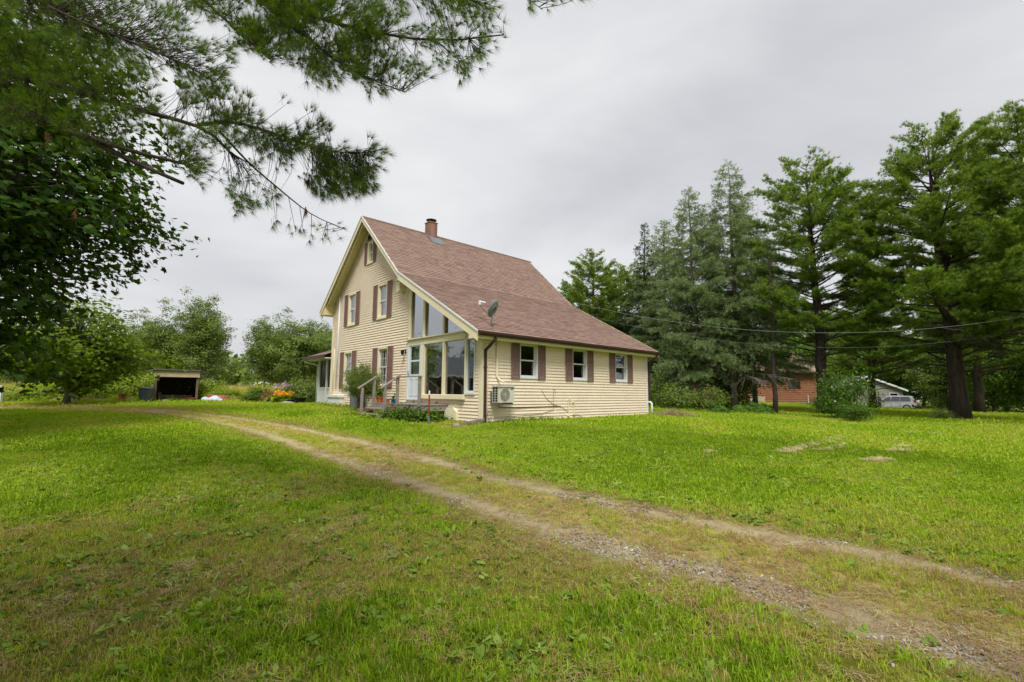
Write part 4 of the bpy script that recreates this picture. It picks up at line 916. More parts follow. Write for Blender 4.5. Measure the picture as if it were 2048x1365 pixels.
def conifer(seed, H, r0, prof, nb, bnd=.012, h0=.12, kind='pine', k=17, tl=.20, tw=.0090, dens=7.5, rise=(.05, .55), fork=False, lean=(0, 0), dead=True):
    """trunk and limbs (MB) and needle arrays of one conifer, base at the origin"""
    rng = np.random.default_rng(seed); wood = MB()
    zz = np.linspace(0, 1, 12); bend = np.cumsum(rng.normal(0, bnd, (12, 2)), axis=0) * H
    def trunk(t): return np.array([np.interp(t, zz, bend[:, 0]) + lean[0] * t * H, np.interp(t, zz, bend[:, 1]) + lean[1] * t * H, t * H])
    wood.tube([trunk(t) - (np.array([0, 0, .25]) if t == 0 else 0) for t in zz], [r0 * (1.35 if t == 0 else 1) * (1 - t) ** .85 + .012 for t in zz], 9)
    for _ in range(4):
        a = rng.uniform(0, 6.28); wood.tube([trunk(.02) + np.array([0, 0, .15]), trunk(0) + np.array([math.cos(a), math.sin(a), 0]) * r0 * 1.9 + np.array([0, 0, -.12])], [r0 * .5, r0 * .15], 5)
    stems = [(trunk, 1.0)]
    if fork:
        t0 = .22; p0 = trunk(t0); az = rng.uniform(0, 6.28)
        def tr2(t, p0=p0, az=az):
            s = (t - t0) / (1 - t0); o = .9 * math.tanh(s * 3.0) * H * .07
            return np.array([p0[0] + math.cos(az) * o, p0[1] + math.sin(az) * o, t * H * .96])
        wood.tube([tr2(t) for t in np.linspace(t0, 1, 9)], [r0 * .6 * (1 - s) ** .8 + .012 for s in np.linspace(0, 1, 9)], 7); stems.append((tr2, .9))
    P = []; D = []; Lg = []; TT = []
    for i in range(nb):
        t = h0 + (1 - h0) * min(.995, ((i + rng.random()) / nb) ** .82)
        st, _s = stems[rng.integers(0, len(stems))] if t > .25 else stems[0]
        az = i * 2.39996 + rng.normal(0, .4); L_ = prof(t) * rng.uniform(.55, 1.18); p0 = st(t)
        a1 = rise[0] + (rise[1] - rise[0]) * t + rng.normal(0, .07); a2 = rng.uniform(.0, .22) if kind != 'larch' else -rng.uniform(.05, .3)
        dr = np.array([math.cos(az), math.sin(az)]); side = np.array([-dr[1], dr[0]]) * rng.normal(0, .12)
        def br(s): return p0 + np.r_[(dr * s + side * s * s) * L_, L_ * (a1 * s + a2 * s * s)]
        rb = max(.007, .011 * L_) * (1.2 if kind == 'pine' else .8)
        wood.tube([br(s) for s in np.linspace(0, 1, 6)], [rb * (1 - s) + .004 for s in np.linspace(0, 1, 6)], 5, cap=False)
        alive = not (dead and t < h0 + .10 and rng.random() < .6)
        ns = max(3, int(L_ * dens))
        for q in range(ns):
            s = rng.uniform(.22 if kind != 'pine' else .38, 1.0); b0 = br(s); sa = az + rng.choice([-1, 1]) * rng.uniform(.5, 1.25) * (1 - .5 * s)
            sl = (.12 + .30 * (1 - s)) * L_ * rng.uniform(.6, 1.2) + .12
            up = rng.normal(.18, .12) if kind == 'pine' else (rng.normal(-.45, .25) if kind == 'larch' else rng.normal(-.12, .1))
            e = b0 + np.array([math.cos(sa), math.sin(sa), up]) * sl
            if L_ > .8 and q % 2 == 0: wood.tube([b0, (b0 + e) / 2 + np.array([0, 0, -.02]), e], [rb * .35 + .003, rb * .2 + .003, .003], 3, cap=False)
            if not alive: continue
            m = max(2, int(sl / (.085 if kind == 'pine' else .075)))
            for w in range(m):
                f = (w + .6 + rng.uniform(-.3, .3)) / m
                if kind == 'pine' and f < .15: continue
                P.append(b0 + (e - b0) * f + rng.normal(0, .06, 3)); d = unit((e - b0)); 
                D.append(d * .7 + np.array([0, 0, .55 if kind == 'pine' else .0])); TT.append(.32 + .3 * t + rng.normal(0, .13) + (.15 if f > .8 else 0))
    P = np.array(P); D = np.array(D); TT = np.array(TT)
    V, F, T = needles(rng, P, D, k, tl, tw, spread=.55 if kind == 'pine' else .9, tint=TT)
    return wood, V, F, T
def plant_tree(name, loc, wood, crown, wmat, lmat, label, cat='tree', group=None, rz=0., sc=1.0, wname='trunk', cname='crown'):
    t = empty(name, tuple(loc), rz); t.scale = (sc, sc, sc) if not hasattr(sc, '__len__') else sc
    link(wname, wood if isinstance(wood, bpy.types.Mesh) else wood.mesh(wname, True), wmat, t)
    link(cname, crown if isinstance(crown, bpy.types.Mesh) else np_mesh(cname, crown[0], crown[1], crown[2]), lmat, t)
    return tag(t, label, cat, group)
def recopy(t, loc, label, rz=0., sc=None, group=None):
    c = copy_tree(t); c.location = tuple(loc); c.rotation_euler = (0, 0, rz)
    if sc is not None: c.scale = (sc, sc, sc) if not hasattr(sc, '__len__') else sc
    c['label'] = label
    if group: c['group'] = group
    return c
def broadleaf(seed, H, crown_c, crown_r, nclus, per, leaf, tmpl=LEAF_DIAMOND, trunk_r=.16, crad=.9, lean=0.0, holes=.0, bias=.35, up=.6, irr=.28, branches=None):
    """tree with limbs reaching leaf clumps spread through a lumpy ellipsoid"""
    rng = np.random.default_rng(seed); wood = MB(); cc = np.array(crown_c); cr = np.array(crown_r)
    d = unit(rng.normal(0, 1, (nclus, 3))); lum = 1 + irr * np.sin(d[:, 0] * 4.1 + seed) * np.cos(d[:, 1] * 3.7 + d[:, 2] * 4.3 + seed * .7) + rng.normal(0, irr * .35, nclus)
    rr_ = (rng.random(nclus) ** bias) * lum; C = cc + d * cr * rr_[:, None]; C[:, 2] = np.maximum(C[:, 2], cc[2] - cr[2] * .95)
    top = cc + np.array([0, 0, cr[2] * .6]); zs = np.linspace(0, 1, 9); wob = np.cumsum(rng.normal(0, .02, (9, 2)), axis=0) * H
    tp = [np.array([wob[i, 0] + (top[0]) * z * z, wob[i, 1] + top[1] * z * z, z * top[2] - (.25 if i == 0 else 0)]) for i, z in enumerate(zs)]
    wood.tube(tp, [trunk_r * (1.4 if z == 0 else 1) * (1 - z) ** .8 + .015 for z in zs], 8)
    for q in rng.choice(nclus, min(branches or 40, nclus), replace=False):
        c = C[q]; z = np.clip((c[2] / top[2]) * rng.uniform(.45, .8), .18, .95); b = np.array([np.interp(z, zs, [p[k] for p in tp]) for k in range(3)])
        m = (b + c) / 2 + np.array([0, 0, .12 * np.linalg.norm(c - b)]); wood.tube([b, m, c], [trunk_r * .32 * (1 - z) + .02, trunk_r * .16 + .012, .008], 5, cap=False)
    n = nclus * per; base = np.repeat(C, per, axis=0); off = rng.normal(0, 1, (n, 3)) * crad * np.array([1, 1, .62]) * .55
    pos = base + off; nr = unit((pos - cc) / cr) * .5 + np.array([0, 0, up]) + rng.normal(0, .45, (n, 3))
    ct = np.repeat(rng.normal(0, .13, nclus), per)
    tint = np.clip(.45 + ct + rng.normal(0, .12, n), 0, 1)
    return wood, leaves(rng, pos, nr, leaf, tmpl, tint)

# ---- the tree row to the right of the house
def pine_prof(R): return lambda t: R * (1.0 - .80 * max(0, (t - .30) / .70) ** 2.2) * (.55 + .45 * min(1, t / .22))
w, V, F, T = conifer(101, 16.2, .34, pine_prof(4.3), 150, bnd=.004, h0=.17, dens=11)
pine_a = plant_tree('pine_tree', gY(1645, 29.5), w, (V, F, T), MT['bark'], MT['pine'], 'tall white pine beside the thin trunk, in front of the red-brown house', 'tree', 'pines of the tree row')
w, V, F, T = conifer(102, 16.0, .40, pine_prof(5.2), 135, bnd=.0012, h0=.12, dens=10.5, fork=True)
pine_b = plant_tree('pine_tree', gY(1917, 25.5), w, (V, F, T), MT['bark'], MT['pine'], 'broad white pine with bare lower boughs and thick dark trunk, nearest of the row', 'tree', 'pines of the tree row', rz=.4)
recopy(pine_a, gY(2090, 23.0), 'dark tall pine cut off by the right edge of the photo', rz=2.3, sc=.96, group='pines of the tree row')
recopy(pine_a, gY(1190, 40), 'light green pine showing above the far end of the brown roof', rz=1.2, sc=.78, group='pines of the tree row')
recopy(pine_b, gY(1146, 44), 'pine lowest on the brown roof slope, left of the others', rz=5.0, sc=.68, group='pines of the tree row')
recopy(pine_b, gY(1245, 44), 'pine between the roof end and the dark spruce', rz=3.2, sc=.80, group='pines of the tree row')
recopy(pine_a, gY(1960, 36), 'pine standing behind the broad pine', rz=4.0, sc=.92, group='pines of the tree row')
recopy(pine_b, gY(1745, 40), 'pine between the tall pine and the broad pine, farther back', rz=2.9, sc=.72, group='pines of the tree row')
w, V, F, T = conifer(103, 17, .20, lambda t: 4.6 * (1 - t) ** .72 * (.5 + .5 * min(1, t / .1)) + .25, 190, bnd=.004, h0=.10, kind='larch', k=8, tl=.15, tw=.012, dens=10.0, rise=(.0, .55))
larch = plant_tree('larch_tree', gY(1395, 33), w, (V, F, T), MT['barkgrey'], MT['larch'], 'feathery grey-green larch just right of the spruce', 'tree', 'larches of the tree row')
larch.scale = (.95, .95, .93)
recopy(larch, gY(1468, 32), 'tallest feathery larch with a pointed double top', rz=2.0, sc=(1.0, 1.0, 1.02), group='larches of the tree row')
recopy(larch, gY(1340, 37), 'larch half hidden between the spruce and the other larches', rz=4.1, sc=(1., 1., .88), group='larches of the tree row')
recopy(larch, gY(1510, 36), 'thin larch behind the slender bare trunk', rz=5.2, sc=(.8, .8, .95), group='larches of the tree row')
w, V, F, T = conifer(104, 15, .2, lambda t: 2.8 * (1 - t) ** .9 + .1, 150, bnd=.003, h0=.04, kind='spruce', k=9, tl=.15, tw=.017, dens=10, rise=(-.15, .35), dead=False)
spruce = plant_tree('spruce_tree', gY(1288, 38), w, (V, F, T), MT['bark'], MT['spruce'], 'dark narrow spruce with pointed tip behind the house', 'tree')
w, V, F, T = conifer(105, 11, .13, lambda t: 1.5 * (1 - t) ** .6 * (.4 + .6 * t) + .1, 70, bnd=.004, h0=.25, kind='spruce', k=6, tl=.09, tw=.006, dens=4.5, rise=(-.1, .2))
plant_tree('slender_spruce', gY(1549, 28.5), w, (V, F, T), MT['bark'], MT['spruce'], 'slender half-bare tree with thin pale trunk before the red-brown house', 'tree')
# ---- deciduous trees: a few kinds, shared
w, C = broadleaf(201, 14, (0, 0, 8.6), (2.7, 2.7, 5.6), 260, 60, .25, trunk_r=.15, crad=.75, irr=.45)
birch_a = plant_tree('birch_tree', gY(385, 62), w, C, MT['barkpale'], MT['birch'], 'tall airy birch above the open shed', 'tree', 'trees behind the meadow', rz=.3, sc=.9)
w, C = broadleaf(202, 12, (0, 0, 7.2), (2.1, 2.1, 5.2), 220, 60, .25, trunk_r=.13, crad=.72, irr=.5)
birch_b = plant_tree('birch_tree', gY(320, 62), w, C, MT['barkpale'], MT['birch'], 'narrower birch left of the tall airy one', 'tree', 'trees behind the meadow', sc=.88)
w, C = broadleaf(203, 11, (0, 0, 5.8), (4.2, 4.2, 5.2), 300, 62, .27, trunk_r=.2, crad=.85, irr=.4)
round_a = plant_tree('round_tree', gY(600, 58), w, C, MT['barkgrey'], MT['birch'], 'rounded tree against the gable edge of the house', 'tree', 'trees behind the meadow', sc=.86)
for (src, px, Y, rz, sc, lab) in [(birch_b, 265, 66, 1.1, .98, 'birch half hidden behind the dark maple'), (birch_a, 415, 70, 2.2, .9, 'birch at the right shoulder of the tall airy one'), (birch_a, 520, 60, 4.0, .80, 'pointed birch standing clear in the meadow gap'), (birch_b, 556, 63, 1.0, .95, 'slim birch next to the pointed one'), (birch_b, 402, 60, 2.4, 1.05, 'slim birch right of the tall airy one'), (birch_a, 295, 63, 5.1, .82, 'birch between the maple and the narrow one'), (round_a, 650, 64, 2.5, .98, 'rounded tree partly behind the house gable'),
                                  (round_a, 480, 92, 1.5, .75, 'low distant tree in the gap between the birches'), (round_a, 440, 95, 3.2, .8, 'low distant tree right behind the tall birch'), (birch_b, 350, 75, 5.0, 1.0, 'birch behind the open shed, second row'), (round_a, 215, 72, .5, .85, 'distant tree behind the lower maple boughs'), (birch_b, 120, 70, 3.3, 1.0, 'distant birch glimpsed under the maple'), (round_a, 30, 66, 1.9, .9, 'distant tree at the left edge below the maple'), (round_a, 570, 80, 5.5, .9, 'tree behind the pointed birch, deeper in the wood')]:
    recopy(src, gY(px, Y), lab, rz, sc * .86, 'trees behind the meadow')
# woods behind the neighbours on the right: each trunk a tree
w, C = broadleaf(204, 13, (0, 0, 6.6), (4.6, 4.6, 6.0), 300, 55, .34, trunk_r=.2, crad=1.0, irr=.42)
wood_a = plant_tree('woodland_tree', gY(1560, 72), w, C, MT['barkgrey'], MT['shrubleaf'], 'dark woodland tree behind the red-brown house', 'tree', 'woodland trees behind the neighbouring houses')
rwd = random.Random(5)
for k, (px, Y, src, sc, lab) in enumerate([(1300, 66, wood_a, .9, 'woodland tree in the gap right of the house end'), (1370, 74, round_a, 1.15, 'woodland tree behind the pale shrub'), (1430, 68, wood_a, 1.05, 'woodland tree behind the larch trunks'), (1490, 80, wood_a, 1.2, 'woodland tree over the left end of the red-brown roof'), (1620, 84, round_a, 1.5, 'lighter woodland tree behind the tall pine trunk'), (1680, 92, wood_a, 1.25, 'woodland tree over the left slope of the grey house'), (1730, 98, round_a, 1.5, 'pale woodland tree above the grey gable'), (1790, 96, wood_a, 1.3, 'woodland tree above the silver car'), (1850, 84, wood_a, 1.1, 'woodland tree between the grey house and the broad pine'), (1905, 74, round_a, 1.3, 'woodland tree right behind the broad pine trunk'), (1950, 70, wood_a, 1.1, 'woodland tree just right of the broad pine trunk'), (2010, 62, wood_a, 1.05, 'woodland tree near the right edge, second row'), (2075, 56, round_a, 1.2, 'woodland tree at the very right edge'), (1240, 70, round_a, 1.1, 'woodland tree hidden behind the roof end'), (1885, 60, round_a, .85, 'low leafy tree left of the broad pine trunk'), (1985, 52, wood_a, .8, 'low leafy tree in the shade at the right'), (2060, 46, wood_a, .85, 'dark leafy tree in the right corner behind the cut-off pine')]):
    recopy(src, gY(px, Y), lab, rwd.uniform(0, 6), sc, 'woodland trees behind the neighbouring houses')
# far woods that read as one mass
def far_woods(name, label, cols, seed, h, mat):
    r = np.random.default_rng(seed); P = []
    for (px, Y) in cols:
        b = gY(px, Y); hh = h * r.uniform(.7, 1.15); n = 230; d = unit(r.normal(0, 1, (n, 3))) * (r.random((n, 1)) ** .33) * np.array([4.2, 4.2, hh * .5])
        P.append(b + d + np.array([0, 0, hh * .5]))
    P = np.vstack(P); v, f, t = leaves(r, P, r.normal(0, .6, P.shape) + np.array([0, -.3, .7]), 1.0, LEAF_DIAMOND, np.clip(r.normal(.45, .2, len(P)), 0, 1))
    return tag(link(name, np_mesh(name, v, f, t), MT[mat]), label, 'woods', kind='stuff')
far_woods('distant_woods', 'distant woods closing the view behind the meadow', [(px, 100 + 14 * math.sin(px * .13)) for px in range(-320, 720, 42)], 91, 7.5, 'birch')
far_woods('distant_woods', 'distant woods closing the view behind the neighbouring houses', [(px, 112 + 10 * math.sin(px * .11)) for px in range(1150, 2300, 40)], 92, 14, 'shrubleaf')
# unseen trees: two pines added to darken the foreground, others show in glass
for (x, y, src, sc, rz, lab) in [(-3.6, -4.6, pine_a, .95, .7, 'unseen white pine added behind the camera to darken the near lawn'), (6.5, -6.5, pine_b, .9, 2.0, 'unseen pine added behind the camera to darken the driveway'), (34, 19, pine_a, 1.0, 1.0, 'pine of the row beyond the right edge'), (38, 13, wood_a, 1.0, 3.0, 'leafy tree of the row far to the right of the driveway'), (44, 19, wood_a, 1.1, 2.0, 'leafy tree behind the row beyond the right edge'), (30, 6, pine_b, .9, 4.0, 'pine of the row nearest the road'), (-46, 34, wood_a, .62, 1.2, 'leafy tree behind the garage'), (-50, 22, wood_a, .62, 2.9, 'leafy tree at the back of the garage'), (-52, 28, round_a, .7, .9, 'rounded tree at the back of the garage')]:
    recopy(src, (x, y, gzf(x, y)), lab, rz, sc, 'trees around the yard outside the picture')

# ---- dark maple on the left
w, C = broadleaf(301, 13, (0, 0, 7.4), (5.6, 5.6, 6.2), 880, 58, .20, LEAF_MAPLE, trunk_r=.3, crad=.85, irr=.16, bias=.36, up=.9, branches=330)
mp_ = at(-330, 790, 11.5); mp_[2] = gzf(mp_[0], mp_[1])
plant_tree('maple_tree', mp_, w, C, MT['barkgrey'], MT['maple'], 'big dark leafy maple filling the left side behind the pine boughs', 'tree', 'maples on the left')
w, C = broadleaf(302, 6, (0, 0, 3.0), (3.1, 2.8, 2.3), 190, 56, .19, LEAF_MAPLE, trunk_r=.14, crad=.75, irr=.25, up=.9, branches=90)
plant_tree('young_maple', gY(140, 24), w, C, MT['barkgrey'], MT['maple_lit'], 'lower brighter maple under the dark maple crown, by the earth mound', 'tree', 'maples on the left')

# ---- foreground pine: trunk left of the frame, boughs reaching across the top
rb = np.random.default_rng(77)
pw = MB(); base = at(-330, 790, 6.3); base[2] = gzf(base[0], base[1])
O3 = base.copy()
pw.tube([np.array([0, 0, -.3]), np.array([.02, .0, 2.0]), np.array([.1, .05, 5]), np.array([.05, 0, 9]), np.array([0, 0, 14])], [.40, .30, .26, .18, .03], 12)
limbs = []
def limb(pts, r0, r1):
    P = np.array([at(*p) for p in pts]) - O3; P = resample(P, max(8, len(pts) * 3)); P = smooth(P, 2)
    pw.tube(P, list(np.linspace(r0, r1, len(P))), 7); limbs.append(P); return P
LA = limb([(-330, 40, 6.3), (-150, 95, 6.0), (0, 145, 5.7), (154, 182, 5.5), (281, 222, 5.35), (396, 250, 5.2), (440, 264, 5.15), (457, 302, 5.1)], .085, .014)
LB = limb([(396, 250, 5.2), (466, 242, 5.1), (560, 270, 5.0), (650, 305, 4.95), (735, 305, 4.9)], .022, .004)
LC = limb([(-330, 140, 6.3), (-120, 170, 5.9), (0, 208, 5.6), (110, 250, 5.4), (220, 299, 5.25), (300, 340, 5.15), (366, 367, 5.1)], .06, .020)
LD = limb([(167, 272, 5.3), (260, 302, 5.15), (369, 328, 5.05)], .032, .016)
LE = limb([(440, 264, 5.15), (500, 330, 5.05), (560, 380, 5.0), (620, 430, 4.95), (686, 458, 4.9)], .014, .003)
LF = limb([(-330, -420, 6.2), (0, -250, 5.2), (300, -90, 4.7), (520, 0, 4.5), (640, 40, 4.4), (760, 72, 4.3), (880, 93, 4.25), (960, 92, 4.25), (1008, 70, 4.25)], .07, .006)
LG = limb([(520, 0, 4.5), (610, 70, 4.4), (660, 115, 4.35), (730, 155, 4.3), (810, 185, 4.3)], .025, .004)
LH = limb([(-330, -250, 6.3), (-100, -120, 5.6), (80, 10, 5.2), (200, 60, 5.1), (300, 100, 5.0), (390, 130, 4.95), (430, 165, 4.9)], .05, .006)
LI = limb([(300, -90, 4.7), (420, 10, 4.6), (480, 70, 4.55), (540, 120, 4.5)], .022, .004)
LJ = limb([(300, -90, 4.7), (560, -70, 4.3), (780, -40, 4.2), (900, -10, 4.2), (980, 10, 4.2)], .03, .004)
LK = limb([(780, -40, 4.2), (950, -40, 4.15), (1070, 0, 4.1), (1085, 20, 4.1)], .012, .003)
def in_poly(x, y, P):
    c = False; n = len(P); j = n - 1
    for i in range(n):
        if (P[i][1] > y) != (P[j][1] > y) and x < (P[j][0] - P[i][0]) * (y - P[i][1]) / (P[j][1] - P[i][1] + 1e-9) + P[i][0]: c = not c
        j = i
    return c
tp_, td_, tt_ = [], [], []
def twigs(poly, n, lims, depth, tufts=(2, 4), thin=1.0, seed=0):
    r = np.random.default_rng(seed); xs = [p[0] for p in poly]; ys = [p[1] for p in poly]; done = 0; LP = np.vstack([resample(l, 70) for l in lims])
    while done < n:
        x, y = r.uniform(min(xs), max(xs)), r.uniform(min(ys), max(ys))
        if not in_poly(x, y, poly): continue
        if fbm(np.array([x * .01]), np.array([y * .016]), .55, 3)[0] < .42 * thin: continue
        tip = at(x, y, depth + r.normal(0, .22)) - O3; done += 1
        dist = np.linalg.norm(LP - tip, axis=1) + np.maximum(0, (LP[:, 0] - tip[0])) * 1.8
        b = LP[np.argmin(dist + r.uniform(0, .28, len(LP)))]; ln = np.linalg.norm(tip - b)
        if ln > .5: # start partway
            kq = np.array([.14, 0, .03]) * ln * r.uniform(.3, 1.2) + r.normal(0, .03, 3); pw.tube([b, b + (tip - b) * .3 + kq * .8, b + (tip - b) * .65 + kq, tip], [.0036, .003, .0022, .0014], 4, cap=False)
        else: pw.tube([b, tip], [.004, .002], 3, cap=False)
        d = unit((tip - b) / max(ln, 1e-3) + np.array([.35, 0, .12])); nt_ = r.integers(*tufts)
        for q in range(nt_):
            off = -d * q * .055 + (r.normal(0, .022, 3) if q else 0)
            if q and q % 2: 
                sd_ = unit(np.cross(d, r.normal(0, 1, 3))) * r.uniform(.04, .09); pw.tube([tip + off, tip + off + sd_ + d * .05], [.002, .0015], 3, cap=False); tp_.append(tip + off + sd_ + d * .05); td_.append(unit(d + sd_ * 6))
            else: tp_.append(tip + off); td_.append(d)
            tt_.append(np.clip(r.normal(.33, .14), .03, .9))
PA = [(330, 255), (420, 165), (540, 200), (618, 205), (640, 240), (700, 262), (772, 300), (752, 340), (752, 372), (690, 395), (660, 400), (600, 380), (545, 395), (500, 420), (440, 425), (405, 385), (360, 330)]
twigs(PA, 480, [LA, LB, LD], 5.0, seed=1)
twigs([(560, 280), (700, 320), (745, 372), (690, 392), (600, 372), (555, 330)], 90, [LB], 4.95, seed=2)
twigs([(600, 430), (690, 455), (640, 510), (570, 490), (580, 455), (520, 430)], 12, [LE], 4.92, tufts=(2, 3), thin=0, seed=3)
PB = [(260, -30), (980, -30), (1018, 62), (955, 120), (935, 160), (880, 130), (800, 190), (740, 180), (640, 165), (560, 120), (470, 95), (380, 60)]
twigs(PB, 620, [LF, LG, LI, LJ], 4.35, seed=4)
twigs([(480, -30), (760, -30), (760, 120), (690, 165), (590, 120), (480, 60)], 330, [LF, LG, LI], 4.4, thin=.7, seed=5)
twigs([(1030, -30), (1200, -30), (1090, 24), (1060, 20)], 16, [LK], 4.1, thin=0, seed=6)
twigs([(880, -30), (990, -30), (960, 30), (900, 20)], 26, [LJ], 4.2, thin=0, seed=7)
PD = [(-80, -40), (330, -40), (480, 60), (460, 150), (360, 230), (250, 300), (120, 300), (-80, 230)]
twigs(PD, 800, [LA, LC, LH, LD], 5.3, thin=.9, seed=8)
twigs([(-80, -40), (260, -40), (280, 120), (180, 250), (-80, 240)], 380, [LA, LC, LH], 5.6, thin=.5, seed=9)
tp_ = np.array(tp_); td_ = np.array(td_); tt_ = np.array(tt_)
V, F, T = needles(rb, tp_, td_, 36, .12, .0013, spread=.40, tint=tt_)
fp = plant_tree('pine_tree', O3, pw, (V, F, T), MT['bark'], MT['pine'], 'near pine whose needled boughs hang into the top left of the picture', 'tree')
dn_p = []; dn_d = []
for (x, y, Y, n, s) in [(508, 50, 4.3, 26, .09), (512, 75, 4.3, 14, .05), (615, 358, 4.95, 12, .035), (612, 420, 4.9, 7, .02), (176, 250, 5.2, 9, .03), (97, 268, 5.3, 8, .03), (152, 420, 5.5, 4, .02)]:
    p = at(x, y, Y) - O3
    for _ in range(n): dn_p.append(p + rb.normal(0, 1, 3) * s * np.array([.35, .35, 1])); dn_d.append(np.array([0, 0, -1.]))
V, F, T = needles(rb, np.array(dn_p), np.array(dn_d), 16, .10, .0014, spread=.18)
link('dead_needles', np_mesh('dead_needles', V, F, T), MT['deadneedle'], fp)

# ---- shrubs and bedding plants
def shrub(seed, r, n, per, leaf, tmpl=LEAF_OVAL, crad=.35, irr=.25):
    return broadleaf(seed, r[2], (0, 0, r[2] * .52), (r[0], r[1], r[2] * .5), n, per, leaf, tmpl, trunk_r=.03, crad=crad, irr=irr, branches=24, bias=.4)
w, C = shrub(401, (2.0, 1.8, 2.7), 130, 36, .13, crad=.55)
bush_a = plant_tree('shrub', gp(1690, 840), w, C, MT['barkgrey'], MT['shrubleaf'], 'large broad-leaved shrub with a few pale blossoms beside the tall pine', 'shrub', wname='stem', cname='foliage', sc=(.62, .62, .92))
rgf = np.random.default_rng(9); fl = np.c_[rgf.normal(0, .9, 12), rgf.normal(-1.2, .3, 12), rgf.uniform(.7, 2.2, 12)]
v_, f_, t_ = leaves(rgf, np.repeat(fl, 5, axis=0) + rgf.normal(0, .03, (60, 3)), rgf.normal(0, 1, (60, 3)), .10, LEAF_OVAL, rgf.random(60)); link('blossom', np_mesh('blossom', v_, f_, t_), MT['petal_w'], bush_a)
w, C = shrub(402, (1.3, 1.2, 1.5), 90, 34, .10, crad=.42)
bush_b = plant_tree('shrub', gp(1360, 822), w, C, MT['barkgrey'], MT['birch'], 'pale green rounded shrub behind the far corner of the house', 'shrub', wname='stem', cname='foliage')
w, C = shrub(403, (1.2, 1.1, 1.0), 80, 34, .10, crad=.38)
bush_c = plant_tree('shrub', gY(447, 29.8), w, C, MT['barkgrey'], MT['lime'], 'low lime green bush above the scrap pile', 'shrub', wname='stem', cname='foliage', sc=(.9, .9, .7))
SG = 'shrubs at the foot of the tree row'
for (src, px, py, rz, sc, lab) in [(bush_a, 1465, 820, 1, (.85, .85, 1.1), 'tall yellowish shrub under the larches'), (bush_b, 1415, 824, 2, .9, 'low shrub between the pale shrub and the tall yellowish one'), (bush_b, 1310, 818, 3, (.8, .8, 1.5), 'upright shrub against the drainpipe corner of the house'), (bush_a, 1660, 832, 4, .45, 'small shrub at the foot of the tall pine'), (bush_a, 1712, 846, 2.6, .35, 'low leafy part-shrub in front of the blossom shrub'), (bush_b, 1884, 842, .6, .4, 'low shrub left of the broad pine'), (bush_a, 1320, 808, .6, (1.1, 1.1, 1.3), 'dark shrub in the shade under the spruce')]:
    c = recopy(src, gp(px, py), lab, rz, sc, SG)
LG_ = 'lime bushes around the shed'
bush_c['group'] = LG_; 
for (px, Y, rz, sc, lab) in [(290, 31.0, 1, (1.5, 1.2, 1.7), 'high lime bush left of the open shed'), (255, 30.5, 2, (1.2, 1, 1.3), 'lime bush behind the grey bin'), (418, 31, 3, (1.0, 1, 1.2), 'lime bush just right of the open shed'), (120, 29, 5, (1.2, 1, 1.0), 'weedy lime clump on the earth mound'), (60, 27.5, .5, (1.4, 1, .8), 'weedy lime clump at the left of the mound'), (190, 29, 1.7, (1.3, 1, 1.0), 'weeds on the mound beside the pale rock')]:
    recopy(bush_c, gY(px, Y), lab, rz, sc, LG_)
w, C = shrub(404, (.8, .8, .9), 70, 40, .07, crad=.26)
bed_b = plant_tree('garden_bush', hw(14.3, -1.2, .1), w, C, MT['barkgrey'], MT['shrubleaf'], 'dark round bush at the end of the flower bed', 'shrub', 'garden bushes by the porch', wname='stem', cname='foliage')
bed_b.location = tuple(gY(512, 27.0))
for (px, Y, rz, sc, lab, mt_) in [(620, 25.8, 1.2, (1.3, 1.1, 1.3), 'leafy green bush in front of the porch', 'birch'), (600, 26.5, 2.2, (1.2, 1.0, 1.6), 'tall green plant behind the purple flowers', 'birch'), (540, 26.5, .4, (.7, .7, .7), 'small reddish-brown bush left of the orange lilies', 'deadneedle')]:
    c = recopy(bed_b, gY(px, Y), lab, rz, sc, 'garden bushes by the porch')
    for ch in c.children:
        if ch.name.startswith('foliage'): ch.material_slots[0].link = 'OBJECT'; ch.material_slots[0].material = MT[mt_]
# feathery bush by the steps
rf = np.random.default_rng(12); fw = MB(); fpz = []; fdz = []
for k in range(70):
    a = rf.uniform(0, 6.28); sp = rf.uniform(.1, .75); h = rf.uniform(.7, 1.35) * (1.1 - .3 * sp)
    tip = np.array([math.cos(a) * sp, math.sin(a) * sp, h]); mid_ = tip * np.array([.35, .35, .6]); fw.tube([np.array([math.cos(a) * .06, math.sin(a) * .06, 0]), mid_, tip], [.006, .004, .002], 4, cap=False)
    for f in np.linspace(.25, 1, 16):
        p = mid_ * (1 - f) + tip * f; 
        for _ in range(3): fpz.append(p + rf.normal(0, .07, 3)); fdz.append(np.array([math.cos(a) * .3, math.sin(a) * .3, .8]))
V, F, T = needles(rf, np.array(fpz), np.array(fdz), 7, .11, .0035, spread=.9)
plant_tree('feathery_bush', gp(722, 826), fw, (V, F, T), MT['barkgrey'], MT['birch'], 'feathery green asparagus bush left of the wooden steps', 'shrub', wname='stem', cname='foliage', sc=(1.15, 1.15, 1.3))
